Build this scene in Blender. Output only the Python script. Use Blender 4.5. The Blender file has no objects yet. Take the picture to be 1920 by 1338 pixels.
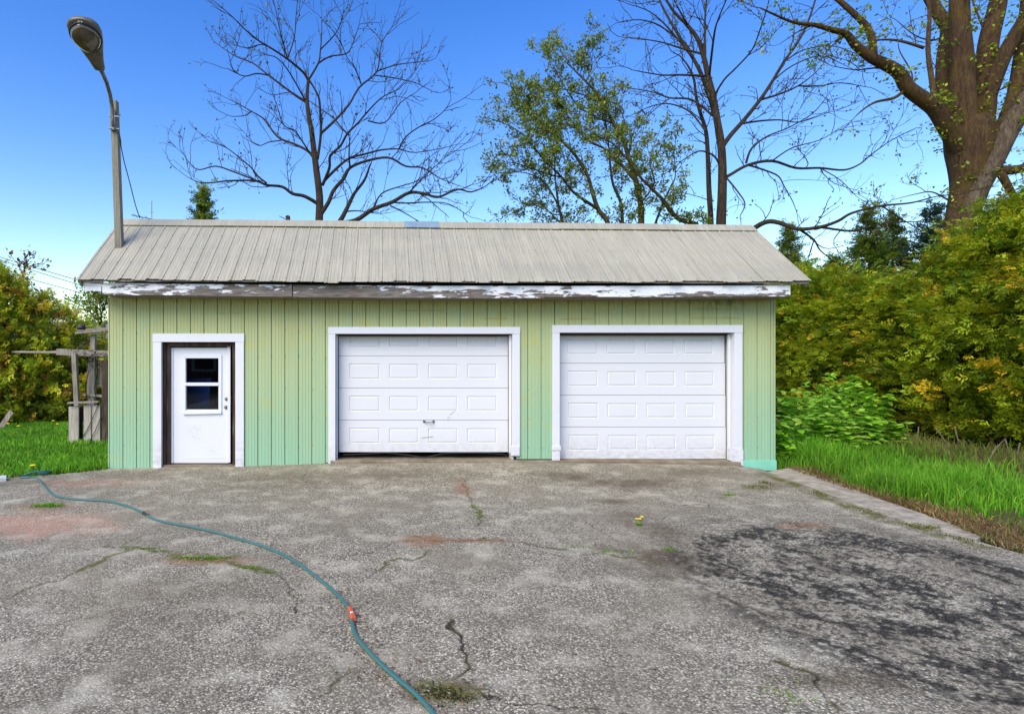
import bpy, bmesh, math, random
import numpy as np
from mathutils import Vector, Matrix

random.seed(7)
rng = np.random.default_rng(11)
sc = bpy.context.scene
col = sc.collection

# ------------------------------------------------------------------ camera
F = 1100.0            # focal length in photograph pixels (1920 wide)
PX, PY = 720.0, 675.0 # principal point of the (cropped) photograph
EYE = 1.753
cam = bpy.data.cameras.new('camera')
cam.sensor_width = 36.0
cam.lens = F / 1920.0 * 36.0
cam.shift_x = (960.0 - PX) / 1920.0
cam.shift_y = (PY - 669.0) / 1920.0
cam.clip_end = 2000.0
cam.clip_start = 0.05
camo = bpy.data.objects.new('camera', cam)
camo.location = (0, 0, EYE)
camo.rotation_euler = (math.radians(90), 0, 0)
col.objects.link(camo)
sc.camera = camo

# ------------------------------------------------------------------ sky, sun, exposure
SUN_EL, SUN_ROT = math.radians(44), math.radians(214)
w = bpy.data.worlds.new('World')
sc.world = w
w.use_nodes = True
nt = w.node_tree
nt.nodes.clear()
sky = nt.nodes.new('ShaderNodeTexSky')
sky.sky_type = 'NISHITA'
sky.sun_disc = False
sky.sun_elevation = SUN_EL
sky.sun_rotation = SUN_ROT
sky.air_density = 1.4
sky.dust_density = 0.5
sky.ozone_density = 2.0
hs = nt.nodes.new('ShaderNodeHueSaturation')
hs.inputs['Saturation'].default_value = 1.36
hs.inputs['Hue'].default_value = .52
bg = nt.nodes.new('ShaderNodeBackground')
bg.inputs['Strength'].default_value = 0.125
wo = nt.nodes.new('ShaderNodeOutputWorld')
# photographic contrast of the sky, the same in every direction
SKY_PIVOT, SKY_GAMMA = 2.4, 1.15
vm1 = nt.nodes.new('ShaderNodeVectorMath'); vm1.operation = 'MULTIPLY'; vm1.inputs[1].default_value = (1 / SKY_PIVOT,) * 3
gm = nt.nodes.new('ShaderNodeGamma'); gm.inputs['Gamma'].default_value = SKY_GAMMA
vm2 = nt.nodes.new('ShaderNodeVectorMath'); vm2.operation = 'MULTIPLY'; vm2.inputs[1].default_value = (SKY_PIVOT,) * 3
nt.links.new(sky.outputs[0], vm1.inputs[0]); nt.links.new(vm1.outputs[0], gm.inputs['Color']); nt.links.new(gm.outputs[0], vm2.inputs[0])
nt.links.new(vm2.outputs[0], hs.inputs['Color'])
nt.links.new(hs.outputs[0], bg.inputs['Color'])
nt.links.new(bg.outputs[0], wo.inputs['Surface'])

sl = bpy.data.lights.new('sun', 'SUN')
sl.energy = 2.35
sl.angle = math.radians(42)
sl.color = (1.0, 0.90, 0.75)
so = bpy.data.objects.new('sun', sl)
sd = Vector((math.sin(SUN_ROT) * math.cos(SUN_EL), math.cos(SUN_ROT) * math.cos(SUN_EL), math.sin(SUN_EL)))
so.rotation_euler = sd.to_track_quat('Z', 'Y').to_euler()
so.location = sd * 40
col.objects.link(so)

sc.view_settings.view_transform = 'Standard'
sc.view_settings.look = 'None'
sc.view_settings.gamma = 1.0
sc.view_settings.use_curve_mapping = False
sc.view_settings.exposure = 0.84

# ------------------------------------------------------------------ helpers
def P(px, py, Y):
    """world point of a photograph pixel at distance Y"""
    return np.array(((px - PX) / F * Y, Y, EYE - (py - PY) / F * Y))

_GX = [-9, -6, -4.45, -3.7, -2.2, -0.9, 0.5, 2.2, 4.0, 5.6, 6.3, 7, 12]
_GZ = [0, 0, 0, .015, .04, .085, .105, .11, .095, .055, -.02, -.04, -.04]
def g0(x):
    return np.interp(x, _GX, _GZ)
def gz(x, y):
    """height of the driveway"""
    t = np.clip((np.asarray(y, float) - 7.6) / 1.85, 0, 1)
    t = t * t * (3 - 2 * t)
    return g0(x) * t
def G(px, py, dz=0.0):
    """photograph pixel on the ground"""
    z = 0.0
    for _ in range(6):
        Y = F * (EYE - z) / (py - PY)
        x = (px - PX) / F * Y
        z = float(gz(x, Y))
    return np.array((x, Y, z + dz))

def lin(r, g, b, k=1.0):
    f = lambda c: (c / 12.92 if c <= .04045 else ((c + .055) / 1.055) ** 2.4) * k
    return (f(r / 255.), f(g / 255.), f(b / 255.), 1.0)

_tab = rng.random((256, 256))
def vnoise(x, y):
    x = np.asarray(x, float); y = np.asarray(y, float)
    xi = np.floor(x).astype(int); yi = np.floor(y).astype(int)
    fx = x - xi; fy = y - yi
    fx = fx * fx * (3 - 2 * fx); fy = fy * fy * (3 - 2 * fy)
    a = _tab[xi & 255, yi & 255]; b = _tab[(xi + 1) & 255, yi & 255]
    c = _tab[xi & 255, (yi + 1) & 255]; d = _tab[(xi + 1) & 255, (yi + 1) & 255]
    return (a * (1 - fx) + b * fx) * (1 - fy) + (c * (1 - fx) + d * fx) * fy
def fbm(x, y, o=4):
    s = 0; a = .5; t = 0
    for i in range(o):
        s = s + a * vnoise(x * 2 ** i + 17.3 * i, y * 2 ** i + 5.1 * i); t += a; a *= .55
    return s / t

def tag(o, label=None, cat=None, group=None, kind=None):
    if label: o['label'] = label
    if cat: o['category'] = cat
    if group: o['group'] = group
    if kind: o['kind'] = kind
    return o
def empty(name, loc, label=None, cat=None, group=None):
    o = bpy.data.objects.new(name, None)
    o.location = loc
    o.empty_display_size = .2
    col.objects.link(o)
    return tag(o, label, cat, group)

def link(name, me, mat, parent=None, bevel=0, smooth=False):
    o = bpy.data.objects.new(name, me)
    for m in (mat if isinstance(mat, (list, tuple)) else [mat]):
        me.materials.append(m)
    col.objects.link(o)
    if parent is not None:
        o.parent = parent
        # children are written in world coordinates
        loc = Vector(parent.location)
        p = parent.parent
        while p is not None:
            loc = loc + Vector(p.location); p = p.parent
        o.location = -loc
    if smooth:
        me.polygons.foreach_set('use_smooth', np.ones(len(me.polygons), bool))
    if bevel:
        b = o.modifiers.new('bevel', 'BEVEL')
        b.width = bevel; b.segments = 2; b.limit_method = 'ANGLE'
    return o

class MB:
    """collects simple shapes in world coordinates"""
    def __init__(s): s.v = []; s.f = []
    def add(s, vs, fs):
        n = len(s.v); s.v += [tuple(map(float, q)) for q in vs]; s.f += [tuple(i + n for i in q) for q in fs]; return s
    def box(s, x0, x1, y0, y1, z0, z1):
        return s.add([(x0, y0, z0), (x1, y0, z0), (x1, y1, z0), (x0, y1, z0), (x0, y0, z1), (x1, y0, z1), (x1, y1, z1), (x0, y1, z1)],
                     [(3, 2, 1, 0), (4, 5, 6, 7), (0, 1, 5, 4), (1, 2, 6, 5), (2, 3, 7, 6), (3, 0, 4, 7)])
    def bar(s, a, b, wx, wz, up=(0, 0, 1), w1=None):
        """rectangular bar from a to b"""
        a = Vector(a); b = Vector(b); d = (b - a).normalized()
        u = Vector(up)
        if abs(d.dot(u)) > .95: u = Vector((0, 1, 0))
        r = d.cross(u).normalized(); u = r.cross(d).normalized()
        vs = []
        for q, k in ((a, 1), (b, w1 or 1)):
            for i, j in ((-1, -1), (1, -1), (1, 1), (-1, 1)):
                vs.append(q + r * (i * wx / 2 * k) + u * (j * wz / 2 * k))
        return s.add(vs, [(0, 1, 2, 3), (7, 6, 5, 4), (1, 0, 4, 5), (2, 1, 5, 6), (3, 2, 6, 7), (0, 3, 7, 4)])
    def tube(s, pts, rad, n=8, cap=True):
        pts = [Vector(p) for p in pts]
        if not hasattr(rad, '__len__'): rad = [rad] * len(pts)
        ref = None; base = len(s.v)
        vs = []; fs = []
        for i, p in enumerate(pts):
            d = (pts[min(i + 1, len(pts) - 1)] - pts[max(i - 1, 0)])
            d = d.normalized() if d.length > 1e-9 else Vector((0, 0, 1))
            if ref is None:
                ref = d.orthogonal().normalized()
            ref = (ref - d * ref.dot(d))
            ref = ref.normalized() if ref.length > 1e-6 else d.orthogonal().normalized()
            bi = d.cross(ref)
            for k in range(n):
                a = 2 * math.pi * k / n
                vs.append(p + (ref * math.cos(a) + bi * math.sin(a)) * rad[i])
        for i in range(len(pts) - 1):
            for k in range(n):
                k2 = (k + 1) % n
                fs.append((i * n + k, i * n + k2, (i + 1) * n + k2, (i + 1) * n + k))
        if cap:
            fs.append(tuple(range(n))[::-1]); fs.append(tuple((len(pts) - 1) * n + k for k in range(n)))
        return s.add(vs, fs)
    def lathe(s, c, prof, n=16, axis='z'):
        vs = []; fs = []
        for r, h in prof:
            for k in range(n):
                a = 2 * math.pi * k / n
                q = (r * math.cos(a), r * math.sin(a), h)
                if axis == 'y': q = (q[0], q[2], q[1])
                vs.append((c[0] + q[0], c[1] + q[1], c[2] + q[2]))
        for i in range(len(prof) - 1):
            for k in range(n):
                k2 = (k + 1) % n
                f = (i * n + k, i * n + k2, (i + 1) * n + k2, (i + 1) * n + k)
                fs.append(f if axis == 'z' else f[::-1])
        return s.add(vs, fs)
    def mesh(s, name):
        me = bpy.data.meshes.new(name); me.from_pydata(s.v, [], s.f); me.update(); return me
    def build(s, name, mat, parent=None, bevel=0, smooth=False):
        return link(name, s.mesh(name), mat, parent, bevel, smooth)

def tri_mesh(name, V, T, C=None):
    me = bpy.data.meshes.new(name)
    V = np.ascontiguousarray(V, np.float32); T = np.ascontiguousarray(T, np.int32)
    k = T.shape[1]
    me.vertices.add(len(V)); me.vertices.foreach_set('co', V.ravel())
    me.loops.add(T.size); me.loops.foreach_set('vertex_index', T.ravel())
    me.polygons.add(len(T)); me.polygons.foreach_set('loop_start', np.arange(0, T.size, k, dtype=np.int32))
    me.update(calc_edges=True); me.validate()
    if C is not None:
        a = me.attributes.new('col', 'FLOAT_COLOR', 'POINT')
        a.data.foreach_set('color', np.c_[C, np.ones(len(C))].astype(np.float32).ravel())
    return me

# ------------------------------------------------------------------ materials
class NT:
    def __init__(s, name):
        s.m = bpy.data.materials.new(name); s.m.use_nodes = True
        s.t = s.m.node_tree; s.b = s.t.nodes['Principled BSDF']; s.out = s.t.nodes['Material Output']
        s.pos = s.n('ShaderNodeNewGeometry').outputs['Position']
    def n(s, t, **k):
        q = s.t.nodes.new(t)
        for a, v in k.items(): setattr(q, a, v)
        return q
    def put(s, inp, v):
        if hasattr(v, 'is_output') or isinstance(v, bpy.types.NodeSocket): s.t.links.new(v, inp)
        else: inp.default_value = v
    def scale(s, v, vec=None):
        q = s.n('ShaderNodeVectorMath', operation='MULTIPLY'); s.put(q.inputs[0], vec or s.pos); q.inputs[1].default_value = v; return q.outputs[0]
    def noise(s, sc_, vec=None, detail=4, rough=.55, dist=0):
        q = s.n('ShaderNodeTexNoise'); s.put(q.inputs['Vector'], vec or s.pos); q.inputs['Scale'].default_value = sc_
        q.inputs['Detail'].default_value = detail; q.inputs['Roughness'].default_value = rough; q.inputs['Distortion'].default_value = dist; return q.outputs['Fac']
    def voro(s, sc_, vec=None, out='Color', feature='F1'):
        q = s.n('ShaderNodeTexVoronoi', feature=feature); s.put(q.inputs['Vector'], vec or s.pos); q.inputs['Scale'].default_value = sc_; return q.outputs[out]
    def ramp(s, fac, stops, interp='LINEAR'):
        q = s.n('ShaderNodeValToRGB'); s.put(q.inputs[0], fac); e = q.color_ramp.elements
        q.color_ramp.interpolation = interp
        while len(e) < len(stops): e.new(.5)
        for i, (p, c) in enumerate(stops):
            e[i].position = p; e[i].color = c if hasattr(c, '__len__') else (c, c, c, 1)
        return q.outputs[0]
    def mix(s, fac, a, b, mode='MIX'):
        q = s.n('ShaderNodeMix', data_type='RGBA', blend_type=mode); s.put(q.inputs[0], fac); s.put(q.inputs[6], a); s.put(q.inputs[7], b); return q.outputs[2]
    def math(s, op, a, b=0.0, clamp=False):
        q = s.n('ShaderNodeMath', operation=op, use_clamp=clamp); s.put(q.inputs[0], a); s.put(q.inputs[1], b); return q.outputs[0]
    def rng(s, v, a, b, c=0., d=1.):
        q = s.n('ShaderNodeMapRange'); s.put(q.inputs[0], v)
        for i, k in enumerate((a, b, c, d)): q.inputs[1 + i].default_value = k
        return q.outputs[0]
    def xyz(s, vec=None):
        q = s.n('ShaderNodeSeparateXYZ'); s.put(q.inputs[0], vec or s.pos); return q.outputs
    def attr(s, name, out='Fac'):
        q = s.n('ShaderNodeAttribute', attribute_name=name); return q.outputs[out]
    def objrand(s): return s.n('ShaderNodeObjectInfo').outputs['Random']
    def bump(s, h, strength=.5, dist=.01):
        q = s.n('ShaderNodeBump'); q.inputs['Strength'].default_value = strength; q.inputs['Distance'].default_value = dist
        s.put(q.inputs['Height'], h); s.t.links.new(q.outputs[0], s.b.inputs['Normal'])
    def fin(s, color, rough=.6, metal=0., spec=.5):
        s.put(s.b.inputs['Base Color'], color); s.put(s.b.inputs['Roughness'], rough)
        s.b.inputs['Metallic'].default_value = metal; s.b.inputs['Specular IOR Level'].default_value = spec
        return s.m

def simple(name, c1, c2=None, sc_=6., rough=.6, metal=0., stretch=None, bump=0., bs=40., spec=.5):
    t = NT(name)
    if c2 is None: c2 = tuple(x * .75 for x in c1[:3]) + (1,)
    v = t.scale(stretch) if stretch else t.pos
    f = t.noise(sc_, v, 5, .6)
    c = t.ramp(f, [(.3, c1), (.7, c2)])
    if bump: t.bump(t.noise(bs, v, 3), bump, .004)
    return t.fin(c, rough, metal, spec)

M = {}
def mat_siding():
    t = NT('green_siding_paint'); X = t.xyz()
    warp = t.math('MULTIPLY', t.math('SUBTRACT', t.noise(1.1, t.scale((1, 1, .55)), 5, .6), .5), 1.5)
    zz = t.math('ADD', X[2], warp)
    c = t.ramp(t.rng(zz, -.2, 3.1), [(0.0, lin(136, 184, 154)), (.25, lin(146, 181, 145)), (.5, lin(161, 179, 134)), (.78, lin(166, 170, 114)), (1, lin(160, 156, 92))])
    st = t.noise(5, t.scale((3, 1, .12)), 5, .7)
    c = t.mix(t.rng(st, .35, .75, 0, .35), c, lin(176, 196, 150))
    yel = t.rng(t.noise(2.3, t.scale((.8, 1, 1.6)), 4), .60, .72, 0, .5)
    c = t.mix(yel, c, lin(178, 178, 98))
    grn = t.rng(t.noise(3.1, t.scale((1, 1, .6)), 4, .6, .5), .60, .76, 0, .4)
    c = t.mix(grn, c, lin(134, 176, 144))
    sp = t.rng(t.noise(38, t.pos, 3), .70, .78, 0, .6)
    c = t.mix(sp, c, lin(205, 212, 190))
    mould = t.math('MULTIPLY', t.math('MULTIPLY', t.rng(X[0], 4.7, 5.2), t.rng(X[0], 5.9, 5.75)), t.math('MULTIPLY', t.rng(X[2], 2.5, 2.68), t.rng(t.noise(13, t.scale((2.5, 1, .6)), 5, .7), .42, .62, 0, .8)))
    c = t.mix(mould, c, lin(84, 100, 62))
    d = t.rng(t.noise(16, t.scale((6, 1, .25)), 4, .7), .58, .8, 0, .3)
    c = t.mix(d, c, lin(110, 128, 84))
    t.bump(t.noise(60, t.scale((1, 1, .3)), 3), .08, .003)
    return t.fin(c, .55, 0, .35)
def mat_white(name, base, dirt=.25, zdirt=False, speck=False):
    t = NT(name); X = t.xyz()
    f = t.noise(2.2, t.scale((1, 1, .8)), 5, .65)
    c = t.mix(t.rng(f, .45, .8, 0, dirt), base, lin(196, 196, 190))
    s2 = t.rng(t.noise(24, t.scale((4, 1, .35)), 4, .7), .62, .8, 0, dirt)
    c = t.mix(s2, c, lin(170, 168, 160))
    if speck:
        for q_, r_ in ((P(366, 810, 9.62), .17), (P(400, 845, 9.62), .11)):
            dq = t.n('ShaderNodeVectorMath', operation='DISTANCE'); t.put(dq.inputs[0], t.pos); dq.inputs[1].default_value = tuple(q_)
            m = t.math('MULTIPLY', t.rng(t.noise(95, t.scale((1, 1, .7)), 2), .60, .66), t.rng(t.math('ADD', dq.outputs['Value'], t.math('MULTIPLY', t.noise(11, t.pos, 2), .3)), r_ + .15, r_ + .06))
            c = t.mix(m, c, lin(132, 116, 104))
    if zdirt:
        z = t.math('MULTIPLY', t.rng(X[2], .55, .1, 0, 1), t.rng(t.noise(9, t.scale((1, 1, 2)), 5, .7), .4, .7, 0, .6))
        c = t.mix(z, c, lin(150, 145, 132))
    t.bump(t.noise(25, t.pos, 2), .03, .003)
    return t.fin(c, .42, 0, .4)
def mat_fascia():
    t = NT('peeling_white_paint'); X = t.xyz()
    wood = t.ramp(t.noise(9, t.scale((.5, 3, 7)), 6, .7), [(.3, lin(62, 56, 50)), (.5, lin(112, 104, 96)), (.68, lin(146, 140, 132))])
    wood = t.mix(t.rng(t.noise(1.3, t.pos, 3), .5, .65), wood, t.mix(.5, wood, lin(88, 62, 42)))
    # paint survives differently along the board
    k = t.ramp(t.rng(X[0], -4.8, 6.6), [(0, .50), (.16, .47), (.27, .40), (.36, .33), (.44, .42), (.52, .50), (.62, .55), (.8, .545), (1, .55)])
    n = t.noise(5.5, t.scale((.55, 1, 2.4)), 8, .68, .3)
    zl = t.rng(X[2], 2.76, 2.93, -.05, .10)
    v = t.math('ADD', t.math('SUBTRACT', k, n), zl)
    m = t.rng(v, -.008, .008)
    c = t.mix(m, wood, t.mix(t.rng(t.noise(20, t.pos, 4), .5, .8, 0, .4), lin(226, 228, 230), lin(180, 178, 172)))
    t.bump(t.math('ADD', t.math('MULTIPLY', m, .6), t.math('MULTIPLY', t.noise(14, t.scale((.5, 3, 8)), 4), .5)), .6, .006)
    return t.fin(c, .7, 0, .25)
def mat_roof():
    t = NT('grey_roof_metal'); X = t.xyz()
    v = t.scale((9, .35, .35))
    c = t.ramp(t.noise(3.2, v, 6, .7), [(.25, lin(146, 141, 126)), (.5, lin(168, 163, 148)), (.75, lin(186, 181, 168))])
    c = t.mix(t.rng(t.noise(.9, t.scale((.6, 2.0, 2.0)), 4), .45, .7, 0, .45), c, lin(146, 144, 134))
    c = t.mix(t.rng(t.noise(1.2, t.scale((.8, 1, 1)), 4), .58, .72, 0, .35), c, lin(150, 152, 124))
    fine = t.noise(26, t.scale((2.2, .12, .12)), 3, .7)
    c = t.mix(t.rng(fine, .5, .8, 0, .28), c, lin(214, 212, 204))
    c = t.mix(t.rng(t.objrand(), 0, 1, 0, .16), c, lin(134, 134, 122))
    c = t.mix(1.0, c, (1.0, .975, .86, 1), 'MULTIPLY')
    t.bump(t.noise(9, t.scale((7, .3, .3)), 3), .1, .004)
    return t.fin(c, .5, .0, .45)
def mat_asphalt():
    t = NT('weathered_asphalt'); X = t.xyz()
    stone = t.voro(92, t.pos, 'Color'); sx = t.xyz(stone)
    edge = t.voro(92, t.pos, 'Distance')
    big = t.noise(1.1, t.pos, 5, .6)
    base = t.ramp(sx[0], [(0, lin(92, 86, 78)), (.3, lin(126, 118, 107)), (.6, lin(158, 149, 136)), (.86, lin(190, 180, 164)), (1, lin(232, 222, 204))])
    base = t.mix(t.rng(edge, .4, .8, 0, .7), base, lin(74, 69, 63))
    base = t.mix(t.rng(t.noise(190, t.pos, 2), .4, .75, 0, .4), base, lin(84, 80, 77))
    base = t.mix(t.rng(big, .45, .66, 0, .5), base, lin(104, 96, 84))
    base = t.mix(t.rng(t.noise(2.7, t.pos, 5, .6), .5, .72, 0, .5), base, lin(204, 196, 182))
    base = t.mix(t.rng(t.noise(.55, t.pos, 4), .5, .66, 0, .30), base, lin(150, 138, 122))
    base = t.mix(t.math('MULTIPLY', t.attr('damp'), .8), base, lin(82, 70, 54))
    base = t.mix(t.math('MULTIPLY', t.attr('rust'), .75), base, lin(134, 92, 62))
    base = t.mix(t.math('MULTIPLY', t.attr('pink'), .38), base, lin(200, 142, 122))
    base = t.mix(t.attr('crack'), base, lin(46, 42, 36))
    base = t.mix(t.attr('moss'), base, t.ramp(t.noise(45, t.pos, 3), [(.3, lin(62, 66, 26)), (.7, lin(110, 108, 52))]))
    base = t.mix(t.math('MULTIPLY', t.attr('soot'), t.rng(sx[1], 0, 1, .78, 1)), base, lin(25, 22, 18))
    base = t.mix(1.0, base, (1.09, 1.085, .91, 1), 'MULTIPLY')
    t.bump(t.math('ADD', t.math('MULTIPLY', edge, -1.0), t.math('MULTIPLY', t.noise(210, t.pos, 2), .4)), .55, .006)
    return t.fin(base, .85, 0, .25)
def mat_wood(name, a, b, c_, vec=(4, 4, .35), sc_=7):
    t = NT(name)
    n = t.noise(sc_, t.scale(vec), 7, .7, .4)
    c = t.ramp(n, [(.28, a), (.5, b), (.72, c_)])
    c = t.mix(t.rng(t.objrand(), 0, 1, 0, .3), c, a)
    t.bump(n, .5, .006)
    return t.fin(c, .85, 0, .2)
def mat_bark(name, a, b, moss=None):
    t = NT(name)
    n = t.noise(9, t.scale((1.6, 1.6, .32)), 8, .75, .6)
    c = t.ramp(n, [(.32, a), (.66, b)])
    if moss: c = t.mix(t.rng(t.noise(1.6, t.pos, 5, .65), .47, .66, 0, .75), c, moss)
    n2 = t.noise(16, t.scale((2.2, 2.2, .25)), 6, .8, .8)
    c = t.mix(t.rng(n2, .5, .62, 0, .55), c, tuple(q * .45 for q in a[:3]) + (1,))
    t.bump(t.math('ADD', n, n2), 1.0, .04)
    return t.fin(c, .9, 0, .15)
def mat_leaf(name, trans=.35, rough=.5):
    t = NT(name)
    c = t.attr('col', 'Color')
    t.fin(c, rough, 0, .3)
    tr = t.n('ShaderNodeBsdfTranslucent'); t.put(tr.inputs['Color'], c)
    mx = t.n('ShaderNodeMixShader'); mx.inputs[0].default_value = trans
    t.t.links.new(t.b.outputs[0], mx.inputs[1]); t.t.links.new(tr.outputs[0], mx.inputs[2]); t.t.links.new(mx.outputs[0], t.out.inputs[0])
    return t.m
def mat_glass():
    t = NT('window_glass')
    tr = t.n('ShaderNodeBsdfTransparent'); tr.inputs[0].default_value = (.80, .86, .86, 1)
    gl = t.n('ShaderNodeBsdfGlossy'); gl.inputs['Roughness'].default_value = .03; gl.inputs[0].default_value = (.9, .95, 1, 1)
    fr = t.n('ShaderNodeFresnel'); fr.inputs[0].default_value = 1.52
    mx = t.n('ShaderNodeMixShader')
    t.t.links.new(fr.outputs[0], mx.inputs[0]); t.t.links.new(tr.outputs[0], mx.inputs[1]); t.t.links.new(gl.outputs[0], mx.inputs[2]); t.t.links.new(mx.outputs[0], t.out.inputs[0])
    return t.m

M['siding'] = mat_siding()
M['trim'] = mat_white('white_trim_paint', lin(217, 218, 221), .22, True)
M['door'] = mat_white('white_door_paint', lin(219, 221, 223), .10, False, True)
M['gdoor'] = mat_white('white_garage_door_paint', lin(216, 217, 218), .14, True)
M['fascia'] = mat_fascia()
M['roof'] = mat_roof()
M['asphalt'] = mat_asphalt()
M['wood'] = mat_wood('weathered_wood', lin(92, 84, 74), lin(142, 134, 122), lin(182, 175, 164))
M['plank'] = mat_wood('pale_plank_wood', lin(126, 118, 106), lin(178, 171, 160), lin(212, 206, 196))
M['jamb'] = mat_wood('dark_jamb_wood', lin(38, 28, 22), lin(70, 56, 46), lin(108, 96, 84))
M['post'] = mat_wood('post_wood', lin(98, 94, 82), lin(136, 132, 116), lin(160, 156, 142), (7, 7, .3))
M['concrete'] = simple('concrete', lin(186, 175, 152), lin(128, 118, 98), 7, .9, 0, None, .5, 60, .2)
M['slab'] = simple('slab_concrete', lin(150, 138, 116), lin(104, 92, 74), 4, .9, 0, None, .5, 50, .2)
M['mint'] = simple('mint_paint', lin(122, 198, 166), lin(138, 206, 176), 5, .5)
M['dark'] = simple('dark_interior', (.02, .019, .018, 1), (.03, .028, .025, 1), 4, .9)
M['steel'] = simple('galvanised_steel', lin(140, 140, 136), lin(100, 100, 96), 14, .45, .7)
M['lamp'] = simple('lamp_housing_metal', lin(120, 116, 108), lin(84, 80, 74), 9, .5, .3)
M['lampglass'] = simple('dirty_lamp_glass', lin(84, 76, 58), lin(48, 42, 32), 7, .12, 0, None, 0, 40, .8)
M['hose'] = simple('teal_hose_rubber', lin(52, 104, 102), lin(66, 104, 98), 9, .45)
M['orange'] = simple('orange_plastic', lin(214, 92, 44), lin(190, 80, 40), 9, .4)
M['whitepl'] = simple('white_plastic', lin(230, 230, 226), None, 9, .4)
M['rubber'] = simple('black_rubber', (.022, .022, .024, 1), (.035, .034, .033, 1), 12, .6)
M['blue'] = simple('blue_plastic', lin(28, 86, 170), lin(24, 70, 150), 5, .4)
M['bark1'] = mat_bark('grey_brown_bark', lin(38, 31, 26), lin(84, 72, 58))
M['bark2'] = mat_bark('olive_bark', lin(44, 36, 28), lin(92, 78, 56), lin(92, 90, 44))
M['bark3'] = mat_bark('old_maple_bark', lin(46, 33, 24), lin(104, 82, 58), lin(98, 80, 34))
M['greybark'] = mat_bark('pale_grey_bark', lin(58, 46, 37), lin(128, 112, 94))
M['barepole'] = mat_bark('bare_grey_wood', lin(120, 106, 84), lin(190, 174, 146))
M['leaf'] = mat_leaf('leaf', .35)
M['cedar'] = mat_leaf('cedar_foliage', .4, .6)
M['grass'] = mat_leaf('grass_blade', .4)
M['soil'] = simple('soil', lin(96, 84, 54), lin(70, 74, 34), 3, .95, 0, None, .6, 30, .1)
M['housewall'] = simple('house_white_wall', lin(214, 214, 210), lin(196, 196, 192), 2, .7)
M['shingle'] = simple('grey_shingles', lin(132, 132, 136), lin(108, 108, 112), 14, .9)
M['glass'] = mat_glass()
M['yellow'] = simple('yellow_petals', lin(246, 222, 24), lin(240, 206, 20), 30, .6)

# ------------------------------------------------------------------ ground
def terrain():
    xs = np.concatenate([np.linspace(-600, -30, 12), np.linspace(-26, 26, 90), np.linspace(30, 600, 12)])
    ys = np.concatenate([np.linspace(-300, -12, 8), np.linspace(-9, 32, 80), np.linspace(38, 900, 16)])
    Xg, Yg = np.meshgrid(xs, ys)
    Z = -.03 + .05 * (fbm(Xg * .5, Yg * .5) - .5) - 0.02
    side = np.where((Xg > 6.3) & (Yg > 4), np.clip((Xg - 6.3) / 4, 0, 1) * .10, 0)
    leftside = np.where((Xg < -4.6) & (Yg > 9), np.clip((Yg - 9) / 5, 0, 1) * .06, 0)
    Z = Z + side + leftside
    Z = np.where((Xg < 5.2) & (Xg > -4.4) & (Yg < 9.6), -.09, Z)
    n, m = Xg.shape
    V = np.c_[Xg.ravel(), Yg.ravel(), Z.ravel()]
    i = np.arange(n * m).reshape(n, m)
    T = np.c_[i[:-1, :-1].ravel(), i[:-1, 1:].ravel(), i[1:, 1:].ravel(), i[1:, :-1].ravel()]
    o = link('ground', tri_mesh('ground', V, T), M['soil'], None, 0, True)
    tag(o, kind='structure')
terrain()
def hz(x, y):
    """lawn height beside the driveway"""
    x = np.asarray(x, float); y = np.asarray(y, float)
    z = -.05 + .05 * (fbm(x * .5, y * .5) - .5)
    z = z + np.where((x > 6.3) & (y > 4), np.clip((x - 6.3) / 4, 0, 1) * .10, 0)
    return z + np.where((x < -4.6) & (y > 9), np.clip((y - 9) / 5, 0, 1) * .06, 0)

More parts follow.
